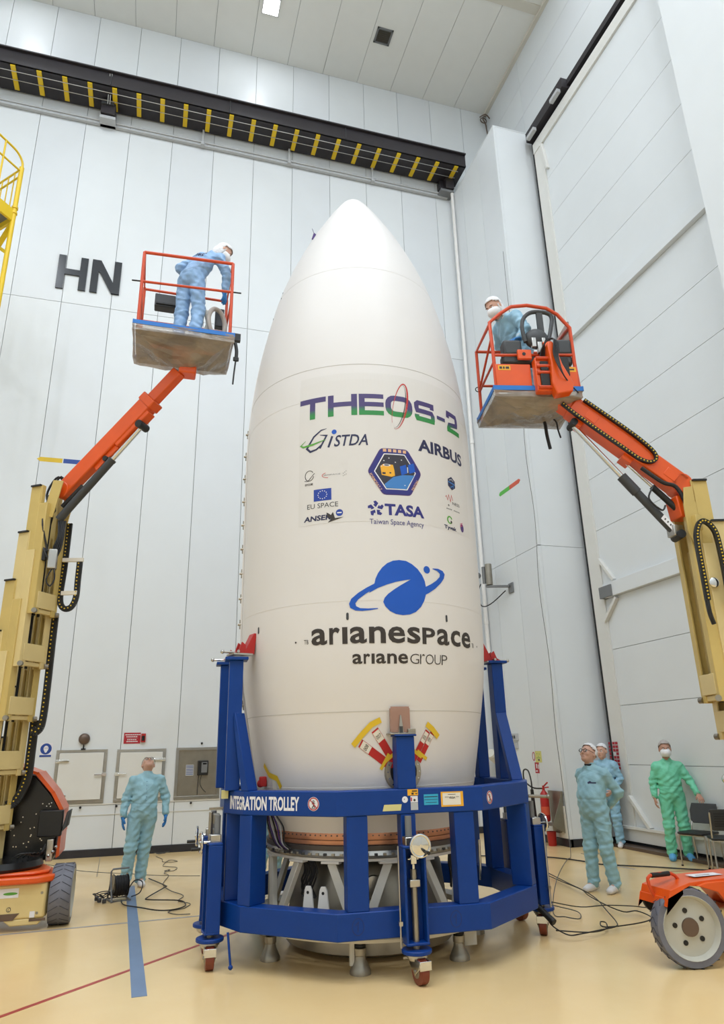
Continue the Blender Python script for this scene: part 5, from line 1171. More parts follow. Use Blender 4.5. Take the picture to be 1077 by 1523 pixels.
# person in green at the door
pD, JD, _ = person('person in green coveralls with face mask and blue shoe covers, hand on a chair', (8.12, 10.02, 0), yaw_to(-.52, -.85), dict(
    face=(.0, 1, -.02), elL=(-.29, .03, 1.15), wrL=(-.36, .20, .96), hdL=(-.15, .65, -.6), pmL=(.1, -.5, -.8), elR=(.25, -.04, 1.13), wrR=(.26, .02, .90), curlL=.35, curlR=.8),
    cover='cover_green', hands='bare', mask=True, net='net_grey', shoes='shoe_cover', skin='skin_b', hv=.0062, fat=.015)
# person behind the ring, mostly hidden
pE, JE, _ = person('person in pale teal coveralls working behind the left side of the ring', (1.62, 9.80, 0), yaw_to(.4, -1), dict(), cover='cover_teal', net='net_white', fat=.02)
# ================================================================== telescopic mast lifts
def crumple(o, amp, seed, cuts=3):
    bm = bmesh.new(); bm.from_mesh(o.data); bmesh.ops.subdivide_edges(bm, edges=bm.edges[:], cuts=cuts, use_grid_fill=True)
    random.seed(seed); bm.normal_update()
    for v in bm.verts:
        p = v.co; a = math.sin(p.x*21+3*math.sin(p.y*13)+seed)+math.sin(p.y*27-p.x*11)+.6*math.sin((p.x+p.y+p.z)*43)
        v.co += v.normal*amp*(a*.5+random.uniform(-.6, .6))
    bm.to_mesh(o.data); bm.free(); o.data.update()
def mast(t, c, f, secs, w0=.36, d=.24, step=.085, dw=.035, hoses=True):
    f = Vector((f[0], f[1], 0)).normalized(); l = Vector((-f.y, f.x, 0)); c = Vector((c[0], c[1], 0)); up = Vector((0, 0, 1))
    for i, (z0, z1) in enumerate(secs):
        o = c-f*step*i; w_ = w0+dw*i
        def pt(a, b, z): return o+l*a+f*b+up*z
        m = MB()
        for s in (-1, 1):
            a = s*w_/2
            m.beam(pt(a, -d*.32, z0), pt(a, -d*.32, z1), d*.64, .022, up=l)
            m.beam(pt(a-s*.03, d*.0, z0), pt(a-s*.03, d*.0, z1), .022, .06, up=l)
            m.beam(pt(a-s*.035, d*.48, z0+(.0 if i else 0)), pt(a-s*.035, d*.48, z1-.25), .02, .09, up=l)
            m.beam(pt(a, d*.25, z0), pt(a, d*.25, z1-.25), d*.5, .022, up=l)
        sec = m.build('mast_section', 'cream_steel' if i % 2 == 0 else 'cream_steel_l', t, bevel=.004)
        MB().beam(pt(-w_/2+.03, d*.50, z0+.17), pt(w_/2-.03, d*.50, z0+.17), .20, .02, up=f).beam(pt(-w_/2+.05, d*.36, z0+.04), pt(w_/2-.05, d*.36, z0+.04), .05, .05, up=f).build('cross_plate', 'cream_steel_l', sec, bevel=.006)
        MB().beam(pt(-w_/2, -d*.62, z1-.01), pt(-w_/2, d*.0, z1-.01), .07, .02).build('top_pad', 'black', sec); MB().beam(pt(w_/2, -d*.62, z1-.01), pt(w_/2, d*.0, z1-.01), .07, .02).build('top_pad', 'black', sec)
        for s in (-1, 1):
            MB().cyl(pt(s*(w_/2-.02), d*.52, z0+.03), pt(s*(w_/2+.02), d*.60, z0+.03), .03, n=12).build('roller', 'steel_dull', sec)
        if hoses:
            MB().cyl(pt(-.05, .0, z0), pt(-.05, 0, z1-.1), .022, n=10).cyl(pt(.05, -.02, z0), pt(.05, -.02, z1-.1), .016, n=10).build('mast_cylinder', 'black', sec)
    return f, l
def wheel(t, c, n, r=.29, wd=.20, disc=True):
    c = Vector(c); n = Vector(n).normalized(); x, y, d = frame_from(n)
    wp = thing.__call__ if False else None
    w_ = MB().lathe([(r*.80, -wd/2), (r*.96, -wd/2), (r, -wd/2+.025), (r, wd/2-.025), (r*.96, wd/2), (r*.80, wd/2)], c, 48, n, caps=False).build('wheel', 'tyre', t)
    m = MB()
    for k in range(24):
        a = k*2*PI/24
        for s in (-1, 1):
            p = c+(x*math.cos(a)+y*math.sin(a))*(r+.001)+n*(s*wd*.05); a2 = a+.17; q = c+(x*math.cos(a2)+y*math.sin(a2))*(r+.001)+n*(s*wd*.46); m.beam(p, q, .006, .006)
    m.build('tread_groove', 'tyre_groove', w_)
    MB().lathe([(r*.82, wd/2-.005), (r*.80, wd/2+.004), (r*.77, wd/2-.01), (r*.72, wd/2-.045), (r*.30, wd/2-.045), (r*.26, wd/2-.04), (0, wd/2-.04)], c, 40, n, caps=False).lathe([(r*.82, -wd/2), (r*.4, -wd/2+.02), (0, -wd/2+.02)], c, 40, n, caps=False).build('rim', 'hub_paint', w_)
    MB().lathe([(r*.24, wd/2-.04), (r*.23, wd/2-.025), (0, wd/2-.022)], c, 28, n).build('hub_cap', 'bell_brown', w_)
    for k in range(5):
        a = .5+k*2*PI/5; p = c+(x*math.cos(a)+y*math.sin(a))*r*.42
        MB().cyl(p+n*(wd/2-.05), p+n*(wd/2-.038), .02, n=12).build('rim_hole', 'black', w_)
    return w_
def chain(t, P, wd, th, n_dots, side, name='cable_chain'):
    Pc = catmull(P, 8); m = MB(); s = Vector(side).normalized()
    for a, b in zip(Pc[:-1], Pc[1:]): m.beam(a, b+(b-a)*.06, wd, th, up=s)
    o = m.build(name, 'black', t)
    L = [0]
    for a, b in zip(Pc[:-1], Pc[1:]): L.append(L[-1]+(b-a).length)
    dm = MB()
    for k in range(n_dots):
        q = L[-1]*(k+.5)/n_dots; i = max(j for j in range(len(L)) if L[j] <= q); i = min(i, len(Pc)-2)
        p = Pc[i].lerp(Pc[i+1], (q-L[i])/max(1e-6, L[i+1]-L[i])); dm.cyl(p+s*(wd/2-.002), p+s*(wd/2+.006), .008, n=8)
    st_ = dm.build('chain_pins', 'tape_yellow', o); st_['kind'] = 'stuff'
    return o
def rails_tube(t, name, P, r=.02, closed=False, m='orange_red', bevelled=True):
    return MB().tube(P, r, n=10, smooth=False, closed=closed).build(name, m, t)

# ---- left lift
l1 = thing('mast_lift', 'orange and cream mast lift at the left edge carrying the hunched worker', 'boom lift', (-1.4, 9.3, 0), 'orange and cream mast lifts')
secL = [(3.34, 4.97), (2.73, 4.37), (2.13, 3.77), (1.54, 3.16), (.96, 2.56), (.46, 1.98)]
f1, la1 = mast(l1, (-1.36, 9.05), (.81, -.58), secL)
m = MB(); m.prism([(-2.1, 9.0), (-.90, 9.0), (-.88, 9.08), (-.90, 9.6), (-2.1, 10.2)], .12, .46); m.build('chassis', 'cream_steel_l', l1, bevel=.02)
m = MB(); m.prism([(-1.30, .12), (-1.22, .06), (-.95, .06), (-.90, .12)], 9.0, 9.3, mapf=lambda x, z, y: (x, y, z)); m.build('chassis_skirt', 'cream_steel_l', l1, bevel=.01)
m = MB(); m.prism([(-2.15, 8.93), (-1.0, 8.93), (-.84, 9.02), (-.80, 9.25), (-.95, 9.7), (-2.15, 9.9)], .46, .53); m.prism([(-2.15, 8.97), (-1.05, 8.99), (-.90, 9.1), (-.9, 9.3), (-1.0, 9.6), (-2.15, 9.8)], .53, .57); m.build('deck_cover', 'orange', l1, bevel=.02)
MB().lathe([(.40, .57), (.42, .60), (.40, .66), (.30, .67), (.1, .67)], (-1.42, 9.38, 0), 36).build('turntable', 'black_gloss', l1)
random.seed(11)
for k in range(6):
    MB().tube([(-1.3+.05*k, 9.15+.03*k, .69), (-1.2+.04*k, 9.12, .74), (-1.05, 9.2+.04*k, .70), (-1.0, 9.35, .80-.02*k)], .008, n=6).build('hose', 'cord_black', l1)
wheel(l1, (-.76, 9.27, .30), (1, 0, 0), .30, .22)
wheel(l1, (-2.2, 9.27, .30), (-1, 0, 0), .30, .22)
cm = plane_map((-1.3, 8.999, .3), (1, 0, 0), (0, 0, 1))
decal('sticker', [(rect2(-.06, .13, .03, .12), 0), (disc2(.05, .07, .07, .014), 1, .001)], cm, ['white_print', 'ink_green'], l1)
decal('sticker', [(ann2(.05, -.08, .02, .02, .005), 0), (stroke2([(.05, -.07), (.045, -.085), (.055, -.1)], .004), 0), (disc2(.36, .06, .014), 1), (disc2(.33, -.13, .014), 1), (rect2(.26, .31, -.17, -.11), 2)], cm, ['grey_dark', 'steel_dull', 'white_print'], l1)
m = MB(); m.prism([(-.10, -.12), (.16, -.12), (.10, -.185), (-.04, -.185)], 0, .004, mapf=lambda x, z, y: (-1.3+x, 8.998-y, .3+z)); m.prism([(.26, -.18), (.42, -.18), (.42, -.205), (.26, -.205)], 0, .004, mapf=lambda x, z, y: (-1.3+x, 8.998-y, .3+z)); m.build('fork_slot', 'bell_brown', l1)
# rear hood behind the mast, open and dark inside
m = MB(); m.prism([(-1.55, .60), (-.93, .60), (-.90, 1.12), (-1.02, 1.30), (-1.22, 1.52), (-1.55, 1.6)], 9.62, 10.2, mapf=lambda x, z, y: (x, y, z)); m.build('hood', 'black_gloss', l1, bevel=.01)
m = MB(); P = [(-.90, .62), (-.895, .85), (-.90, 1.12), (-1.02, 1.32), (-1.22, 1.54), (-1.5, 1.64)]
for a, b in zip(P[:-1], P[1:]): m.beam((a[0], 9.92, a[1]), (b[0], 9.92, b[1]), .64, .03, up=(0, 1, 0)) if False else m.prism([a, b, (b[0]+.03, b[1]+.03), (a[0]+.035, a[1]+.02)], 9.58, 10.25, mapf=lambda x, z, y: (x, y, z))
m.build('hood_shell', 'orange', l1)
MB().bb(-1.12, -.86, 9.5, 9.62, .86, 1.14).build('control_box', 'black', l1, bevel=.01)
MB().prism([(-.86, .9), (-.82, 1.12), (-.78, 1.14), (-.80, .96)], 9.5, 9.75, mapf=lambda x, z, y: (x, y, z)).build('bumper', 'grey_dark', l1, bevel=.01)
m = MB(); random.seed(4)
for k in range(26):
    x, z = random.uniform(-1.45, -.98), random.uniform(.7, 1.3); m.cyl((x, 9.605, z), (x, 9.62, z), .007, n=6)
m.build('rivets', 'chrome', l1)['kind'] = 'stuff'
MB().bb(-1.0, -.93, 9.5, 9.6, .60, .83).build('valve_plate', 'steel', l1, bevel=.005)
m = MB(); m.sph((-.93, 9.5, .7), .02, n=8, k=6); m.sph((-.97, 9.49, .66), .018, n=8, k=6); m.sph((-.9, 9.5, .75), .018, n=8, k=6); m.build('valves', 'chrome', l1)
# jib of the left lift
A = Vector((-1.20, 8.98, 4.93)); Bq = Vector((-.22, 8.33, 6.02)); Cq = Vector((.08, 8.13, 6.36)); d_ = (Bq-A).normalized(); sd_ = d_.cross(Vector((0, 0, 1))).normalized(); upj = sd_.cross(d_)
m = MB(); m.beam(A-d_*.02, Bq, .17, .21, up=upj); m.cyl(A-sd_*.088, A+sd_*.088, .11, n=24); m.build('jib', 'orange', l1, bevel=.015)
m = MB(); m.beam(A.lerp(Bq, .30)-upj*.13, A.lerp(Bq, .55)-upj*.13, .10, .09, up=upj); m.beam(A.lerp(Bq, .55)-upj*.12, A.lerp(Bq, .92)-upj*.12, .14, .07, up=upj); m.build('jib_rib', 'orange', l1, bevel=.01)
m = MB(); m.beam(Bq-d_*.1, Bq+d_*.02, .20, .24, up=upj); m.build('jib_collar', 'orange', l1, bevel=.015)
m = MB(); m.beam(Bq-d_*.1, Cq, .12, .15, up=upj); m.build('jib_extension', 'orange', l1, bevel=.01)
m = MB(); m.box(Cq+Vector((.10, 0, .03)), (.22, .2, .14)); m.build('jib_head', 'orange', l1, bevel=.02)
q0 = Vector((-1.22, 8.88, 4.52)); q1 = A.lerp(Bq, .80)-upj*.17; qm = q0.lerp(q1, .62)
MB().cyl(q0, qm, .05, n=16).cyl(qm, qm+(q1-q0)*.02, .055, n=16).build('cylinder_barrel', 'grey_dark', l1); MB().cyl(qm, q1, .03, n=14).build('cylinder_rod', 'chrome', l1)
MB().cyl(q1-sd_*.09, q1+sd_*.09, .05, n=14).build('pivot_pin', 'black', l1)
q0 = Vector((-1.20, 8.92, 4.70)); q1 = A.lerp(Bq, .42)-upj*.16; qm = q0.lerp(q1, .45); MB().cyl(q0, qm, .035, n=14).build('levelling_barrel', 'black', l1); MB().cyl(q1-sd_*.08, q1+sd_*.08, .035, n=12).build('pivot_pin', 'black', l1); MB().cyl(qm, q1, .018, n=12).build('levelling_rod', 'chrome', l1)
m = MB()
for s in (-1, 1): m.beam(Vector((-1.28, 9.0, 4.55))+la1*s*.13, Vector((-1.20, 8.95, 5.02))+la1*s*.13, .16, .015, up=la1)
m.build('jib_bracket', 'cream_steel', l1, bevel=.004)
MB().tube([A+upj*.02-sd_*.1, A+d_*.05+upj*.25, A-d_*.22+upj*.18, A-d_*.3-upj*.1, A-d_*.3-Vector((0, 0, .4)), (-1.36, 8.86, 4.15), (-1.25, 8.86, 3.95)], .014, n=8).tube([A+upj*.05-sd_*.06, A+d_*.08+upj*.22, A-d_*.15+upj*.16, A-d_*.26-upj*.1, (-1.40, 8.85, 4.5), (-1.30, 8.85, 4.1)], .012, n=8).build('hose', 'cord_black', l1)
for k in range(5):
    MB().tube([(-1.22+.02*k, 8.86, 4.5), (-1.20+.015*k, 8.84, 4.3), (-1.24+.02*k, 8.85, 4.12), (-1.22, 8.86, 3.98)], .011, n=6).build('hose', 'cord_black', l1)
MB().bb(-1.28, -1.18, 8.80, 8.90, 3.88, 4.12).build('valve_block', 'steel', l1, bevel=.01); MB().bb(-1.40, -1.31, 8.84, 8.92, 3.98, 4.14).build('valve_block', 'black', l1, bevel=.01)
MB().tube([(-1.22, 8.82, 3.88), (-1.27, 8.81, 3.74), (-1.22, 8.80, 3.66), (-1.18, 8.81, 3.75), (-1.2, 8.82, 3.88)], .009, n=6).build('hose', 'cord_black', l1)
sdir = Vector((-.3, -1, 0)).normalized()
chain(l1, [(-1.12, 9.12, 4.55), (-1.12, 9.12, 4.0), (-1.13, 9.12, 3.6), (-1.08, 9.10, 3.46), (-.99, 9.06, 3.46), (-.94, 9.04, 3.58), (-.94, 9.04, 3.8), (-.94, 9.04, 4.03)], .07, .025, 40, sdir)
MB().beam((-1.15, 9.1, 4.06), (-.9, 9.03, 4.06), .03, .05).beam((-1.12, 9.1, 3.64), (-.93, 9.03, 3.64), .03, .05).build('chain_bracket', 'paper', l1, bevel=.003)
chain(l1, [(-1.17, 9.22, 3.4), (-1.17, 9.22, 3.1), (-1.17, 9.24, 2.2), (-1.22, 9.26, 2.02), (-1.28, 9.27, 2.05)], .08, .03, 30, sdir)
chain(l1, [(-1.27, 9.34, 2.15), (-1.27, 9.34, 1.8), (-1.28, 9.35, 1.5), (-1.36, 9.36, 1.28), (-1.46, 9.36, 1.22)], .10, .03, 24, sdir)
# left cage
bl = l1
zf = 6.65; X0, X1, Y0, Y1 = -.45, .66, 7.70, 8.44; zt_ = 7.77
rails_tube(bl, 'cage_rail', [(X0, Y0, zt_), (X1, Y0, zt_+.05)], .021)
rails_tube(bl, 'cage_rail', [(X0-.02, Y0, 7.33), (X1+.02, Y0, 7.38)], .017); rails_tube(bl, 'rail_pin', [(X1-.12, Y0-.0, 7.375), (X1+.12, Y0, 7.385)], .010, m='black'); rails_tube(bl, 'rail_pin', [(X0-.12, Y0-.0, 7.325), (X0+.05, Y0, 7.335)], .010, m='black')
rails_tube(bl, 'cage_post', [(X0, Y0, zf), (X0, Y0, zt_)], .021); rails_tube(bl, 'cage_post', [(X1, Y0, zf), (X1, Y0, zt_+.05)], .021)
rails_tube(bl, 'cage_rail', [(X0, Y0, zt_), (X0, Y1, zt_-.02), (X1, Y1, zt_-.02), (X1, Y0, zt_+.05)], .019)
rails_tube(bl, 'cage_post', [(X0, Y1, zf), (X0, Y1, zt_)], .02); rails_tube(bl, 'cage_post', [(X1, Y1, zf), (X1, Y1, zt_)], .02)
rails_tube(bl, 'cage_rail', [(X0, Y0, 7.25), (X0, Y1, 7.25), (X1, Y1, 7.25), (X1, Y0, 7.25)], .016)
rails_tube(bl, 'cage_post', [(X0, Y0, 7.30), (X0, Y0+.25, zf)], .018)
cage_floor = MB().bb(X0-.02, X1+.02, Y0-.02, Y1+.02, zf-.04, zf).build('cage_floor', 'grey_mid', bl, bevel=.004)
MB().bb(X0+.15, X1-.15, Y0+.25, Y0+.29, zf-.07, zf-.04).bb(-.02, .22, Y0+.2, Y1-.2, zf-.12, zf-.04).build('cage_frame', 'orange', bl, bevel=.004)
MB().bb(-.30, .02, Y1-.14, Y1, 7.42, 7.62).build('control_box', 'grey_dark', bl, bevel=.012); MB().bb(-.28, 0, Y1-.16, Y1-.14, 7.45, 7.47).cyl((-.02, Y1-.1, 7.62), (-.02, Y1-.1, 7.7), .012).build('control_lever', 'black', bl)
MB().bb(X1-.16, X1-.04, Y1-.2, Y1-.1, 7.2, 7.48).build('control_box', 'grey_dark', bl, bevel=.01); MB().bb(-.32, -.05, Y1-.12, Y1, zf+.05, zf+.13).build('foot_switch', 'grey_dark', bl, bevel=.01)
def film_tray(t, C4, zf, sag, cen, amp=.012, seed=1):
    m = MB(); n = 4; top = [Vector((x, y, zf+.06)) for x, y in C4]; low = [Vector((x, y, zf-.045)) for x, y in C4]; ce_ = Vector((cen[0], cen[1], zf-sag))
    mid = [low[i].lerp(ce_, .55)+Vector((0, 0, -.01)) for i in range(4)]
    vs = top+low+mid+[ce_]; fs = []
    for i in range(4):
        j = (i+1) % 4; fs += [(i, j, 4+j, 4+i), (4+i, 4+j, 8+j, 8+i), (8+i, 8+j, 12)]
    m.add(vs, fs); o = m.build('plastic_film', 'film', t, smooth=0); crumple(o, amp, seed, 3)
    o.data.polygons.foreach_set('use_smooth', [False]*len(o.data.polygons)); o['label'] = 'crumpled transparent plastic film wrapped under the cage'
    m = MB()
    for i in range(4):
        j = (i+1) % 4; a, b = top[i], top[j]; m.beam(a+(a-b).normalized()*.01, b+(b-a).normalized()*.01, .012, .055, up=(0, 0, 1))
    m.build('blue_tape', 'blue_tape', t)
film_tray(bl, [(X0-.05, Y0-.05), (X1+.05, Y0-.05), (X1+.05, Y1+.05), (X0-.05, Y1+.05)], zf, .30, (.12, 8.1), .012, 3)
st = thing('strap', 'black strap dangling from the right side of the left cage', 'strap', (X1+.06, Y0, 6.5))
MB().tube([(X1+.07, Y0-.02, 6.62), (X1+.09, Y0-.02, 6.50), (X1+.085, Y0-.02, 6.36)], .022, n=6).tube([(X1+.085, Y0-.02, 6.38), (X1+.07, Y0-.02, 6.2), (X1+.06, Y0-.02, 6.03)], .010, n=6).build('webbing', 'black', st); MB().box((X1+.085, Y0-.03, 6.38), (.07, .03, .05)).build('buckle', 'black', st, bevel=.006)
vh = thing('vacuum_hose', 'grey ribbed hose ring beside a black bag in the left cage', 'hose', (.5, 7.9, 6.9))
MB().ring((.50, 7.86, 6.99), .19, .03, (.45, -1, .1), n=36, k=10, sx=.62, sy=1.15).build('hose', 'hose_grey', vh)
MB().tube([(.33, 7.9, 6.66), (.36, 7.9, 6.85), (.40, 7.92, 7.0), (.36, 7.95, 7.2)], .035, n=10).build('hose_end', 'trim_cream', vh)
bg = thing('tool_bag', 'black tool bag on the floor of the left cage', 'bag', (.5, 8.05, 6.66))
MB().sph((.52, 8.05, 6.82), (.15, .12, .17), n=14, k=9).bb(.60, .80, 7.74, 7.80, 6.70, 6.80).build('bag', 'black', bg); MB().beam((.48, 7.93, 6.86), (.56, 7.93, 6.76), .03, .02).build('buckle', 'chrome', bg)

# worker in the left cage
pF, JF, SF = person('person in light blue coveralls bending towards the fairing from the left cage', (.15, 7.92, zf), yaw_to(.6, .8), dict(
    pel=(0, -.02, .97), chest=(.10, .07, 1.26), neck=(.20, .16, 1.42), head=(.31, .24, 1.50), face=(.62, .50, -.60), up=(.3, .35, .85),
    shR=(.33, .13, 1.31), shL=(.03, .15, 1.43), elR=(.42, .20, 1.06), wrR=(.36, .24, .85), elL=(-.22, .04, 1.26), wrL=(-.10, .20, 1.08), hdL=(.6, .3, -.4), pmL=(0, 1, .2),
    hiR=(.09, 0, .92), hiL=(-.09, 0, .92), knR=(.12, .03, .49), knL=(-.12, .0, .49)), cover='cover_sky', mask='hood', net='net_white', height=1.78)
decal('back_print', [(text2('cnes', -.10, .10, -.03, .035, .02), 0), (disc2(-.02, .09, .04, .05), 0), (poly2([(.0, .06), (.06, .09), (.03, .14), (.0, .12)]), 0)], on_cover(pF, JF['chest']+SF[:, 2]*.03-SF[:, 0]*.03, SF[:, 0], SF[:, 2], SF[:, 1]), ['ink_navy'], pF, cut=.02)

# ---- right lift
l2 = thing('mast_lift', 'orange and cream mast lift at the right edge carrying the worker at the console', 'boom lift', (5.6, 6.0, 0), 'orange and cream mast lifts')
secR = [(2.10, 4.38), (1.75, 3.92), (1.5, 3.3), (.95, 2.7), (.46, 2.1)]
f2, la2 = mast(l2, (5.44, 5.75), (-.96, .29), secR, step=.105, hoses=True)
m = MB(); m.prism([(4.75, 5.50), (6.4, 5.50), (6.4, 6.4), (5.2, 6.4)], .12, .40); m.build('chassis', 'cream_steel_l', l2, bevel=.02)
m = MB(); m.prism([(4.20, .46), (4.25, .58), (4.45, .625), (5.0, .64), (6.4, .64), (6.4, .40), (4.95, .40), (4.80, .56), (4.45, .60), (4.22, .52)], 5.44, 5.80, mapf=lambda x, z, y: (x, y, z)); m.build('deck_cover', 'orange', l2, bevel=.02)
m = MB(); m.prism([(4.50, .60), (4.6, .62), (5.6, .62), (5.6, .40), (4.82, .40), (4.70, .54)], 5.41, 5.45, mapf=lambda x, z, y: (x, y, z)); m.build('fender', 'orange', l2, bevel=.008)
decal('sticker', [(rect2(0, .3, 0, .12), 0), (rect2(.05, .2, .04, .06), 1, .001)], lambda x, y, l: Vector((4.60+x, 5.55+y, .642+l)), ['white_print', 'grey_mid'], l2)
wheel(l2, (4.42, 5.50, .295), (-.26, -1, 0), .295, .14); MB().lathe([(.0, -.02), (.11, -.02), (.125, -.01), (.125, .01), (.11, .02), (0, .02)], (4.40, 5.86, .46), 28, (0, 1, 0)).build('hose_reel', 'black', l2); wheel(l2, (6.1, 5.54, .295), (0, -1, 0), .295, .18)
MB().tube([(4.24, 5.62, .48), (4.19, 5.62, .58), (4.20, 5.62, .665), (4.42, 5.62, .67), (4.50, 5.62, .60)], .014, n=8, seg=4).build('push_handle', 'orange_red', l2); MB().tube([(4.22, 5.62, .668), (4.40, 5.62, .672)], .020, n=10, smooth=False).build('hand_grip', 'black', l2)
A = Vector((5.34, 5.72, 4.36)); Bq = Vector((4.32, 6.02, 5.33)); Cq = Vector((4.10, 6.07, 5.50)); d_ = (Bq-A).normalized(); sd_ = Vector((0, 0, 1)).cross(d_).normalized(); sd_ = sd_ if sd_.y < 0 else -sd_; upj = d_.cross(sd_); upj = upj if upj.z > 0 else -upj
m = MB(); m.beam(A-d_*.03, Bq, .20, .22, up=upj); m.cyl(A-sd_*.10, A+sd_*.10, .12, n=24); m.build('jib', 'orange', l2, bevel=.015)
m = MB(); m.beam(A+upj*(-.06)-Vector((0, 0, .1)), A-Vector((.02, 0, .38)), .18, .18, up=(1, 0, 0)); m.build('jib_root', 'orange', l2, bevel=.01)
for t_ in (.10, .82):
    p = A.lerp(Bq, t_)+sd_*.102; MB().beam(p-d_*.07, p+d_*.07, .006, .10, up=upj).build('raised_plate', 'orange', l2, bevel=.003)
for t_ in (.42, .88):
    p = A.lerp(Bq, t_)-upj*.13; MB().beam(p-d_*.06, p+d_*.06, .16, .08, up=upj).build('jib_lug', 'orange', l2, bevel=.008)
o_ = sd_*.118
cp = lambda t_, v: A.lerp(Bq, t_)+o_+upj*v
chain(l2, [cp(.95, .105), cp(.6, .115), cp(.42, .11), cp(.30, .085), cp(.255, .03), cp(.28, -.045), cp(.36, -.085), cp(.5, -.09), cp(.75, -.10), cp(.95, -.10), cp(1.06, -.09)], .035, .035, 62, sd_)
m = MB(); m.beam(Bq-d_*.06, Cq+Vector((0, 0, .0)), .16, .20, up=upj); m.build('jib_extension', 'orange', l2, bevel=.01)
q0 = Vector((5.20, 5.70, 3.78)); q1 = A.lerp(Bq, .90)-upj*.16; qm = q0.lerp(q1, .50)
MB().cyl(q0, qm, .045, n=16).cyl(qm-(qm-q0)*.25, qm+(q1-q0)*.02, .055, n=16).build('cylinder_barrel', 'grey_dark', l2); MB().cyl(qm, q1, .03, n=14).build('cylinder_rod', 'chrome', l2)
MB().cyl(q1-sd_*.09, q1+sd_*.09, .04, n=14).cyl(q0-sd_*.09, q0+sd_*.09, .045, n=14).build('pivot_pin', 'black', l2)
decal('sticker', [(rect2(-.09, .09, -.03, .03), 0), (rect2(-.06, -.045, -.01, .01), 1, .001), (rect2(-.02, -.005, -.01, .01), 1, .001), (rect2(.02, .035, -.01, .01), 1, .001), (rect2(.05, .06, -.01, .01), 1, .001)], plane_map(q0.lerp(q1, .10)+sd_*.047, (q0-q1).normalized(), upj, 0), ['white_print', 'ink_dark'], l2)
q0 = Vector((5.28, 5.70, 4.05)); q1 = A.lerp(Bq, .42)-upj*.15; qm = q0.lerp(q1, .5); MB().cyl(q0, qm, .034, n=14).build('levelling_barrel', 'black', l2); MB().cyl(qm, q1, .016, n=12).build('levelling_rod', 'chrome', l2)
MB().box((5.18, 5.71, 3.83), (.12, .12, .12)).build('valve_block', 'steel', l2, bevel=.01)
m = MB(); m.prism([(5.26, 4.28), (5.36, 4.30), (5.38, 3.72), (5.30, 3.62), (5.22, 3.78), (5.22, 4.05)], 5.56, 5.58, mapf=lambda x, z, y: (x, y, z)); m.bb(5.28, 5.35, 5.50, 5.58, 3.8, 3.96); m.build('jib_bracket', 'cream_steel', l2, bevel=.004)
cx_, cy_ = 5.60, 5.50
chain(l2, [(5.20, 5.46, 3.05), (5.20, 5.46, 3.3), (5.20, 5.46, 3.62), (5.22, 5.46, 3.76), (5.28, 5.455, 3.86), (5.36, 5.45, 3.86), (5.43, 5.44, 3.76), (5.45, 5.44, 3.55), (5.45, 5.44, 3.2), (5.43, 5.44, 3.0)], .05, .035, 52, (-.3, -1, 0))
chain(l2, [(5.47, 5.44, 2.72), (5.49, 5.44, 2.5), (5.55, 5.44, 2.3)], .05, .035, 12, (-.3, -1, 0))
MB().lathe([(.05, 0), (.05, .012), (.035, .02), (.02, .02), (0, .025)], (5.38, 5.53, 3.25), 20, (-.3, -1, 0)).build('roller', 'chrome', l2)
MB().tube([cp(.3, -.16), cp(.12, -.15), cp(.02, -.10), A+o_-Vector((.02, 0, .25)), A+o_-Vector((0, 0, .45))], .022, n=8).tube([A.lerp(Bq, .15)-upj*.25+o_, A.lerp(Bq, .12)-upj*.40+o_, A+o_-upj*.42, A+o_-upj*.35], .010, n=6).build('hose', 'cord_black', l2)
MB().tube([(5.20, 5.47, 3.05), (5.205, 5.47, 2.92), (5.24, 5.48, 2.82)], .022, n=8).build('chain_cover', 'black', l2)
# right cage in its own frame
zg = 5.42; GM = Matrix.Translation((3.46, 6.10, zg)) @ Matrix.Rotation(math.atan2(-.20, .89), 4, 'Z')
def GT(name, P, r=.019, m='orange_red'): return MB(GM).tube(P, r, n=10, smooth=False).build(name, m, l2)
Wd, Dp = .92, .70
GT('front_hoop', [(0, 0, .0), (0, 0, .5), (-.01, 0, .93), (.12, 0, 1.05), (.26, 0, 1.15), (.45, 0, 1.175), (.68, 0, 1.14), (.80, 0, 1.06), (.93, 0, .88), (.93, 0, .4), (.95, 0, 0)], .021)
GT('cage_rail', [(0, 0, .93), (0.0, Dp, .98), (Wd, Dp, .98), (Wd, 0, .88)]); GT('cage_rail', [(0, 0, .50), (Wd, 0, .52)], .017); GT('cage_rail', [(0, Dp, .5), (Wd, Dp, .5)], .016)
GT('cage_post', [(0, Dp, 0), (0, Dp, .98)]); GT('cage_post', [(Wd, Dp, 0), (Wd, Dp, .98)]); GT('cage_brace', [(0, .0, .42), (0, Dp, .42)], .014); GT('cage_brace', [(0, .05, .72), (0, Dp-.02, .45)], .014)
MB(GM).ring((-.02, Dp, .45), .03, .006, (0, 1, 0)).build('latch_ring', 'black', l2)
MB(GM).bb(-.02, Wd+.02, -.02, Dp+.02, -.04, 0).build('cage_floor', 'grey_mid', l2, bevel=.004)
MB(GM).bb(0, .40, -.035, -.015, .02, .37).build('kick_plate', 'orange', l2, bevel=.006); MB(GM).bb(.66, .93, -.035, -.015, .05, .35).build('kick_plate', 'orange', l2, bevel=.006)
gm_ = lambda x, y, l: GM @ Vector((x, -.037-l, y))
decal('sticker', [(rect2(.03, .17, .29, .35), 0), (rect2(.045, .075, .305, .335), 1, .001), (rect2(.085, .105, .305, .335), 1, .001), (rect2(.115, .155, .305, .335), 1, .001), (rect2(.80, .92, .28, .34), 0), (rect2(.82, .90, .30, .32), 1, .001)], gm_, ['ink_gold', 'ink_dark'], l2)
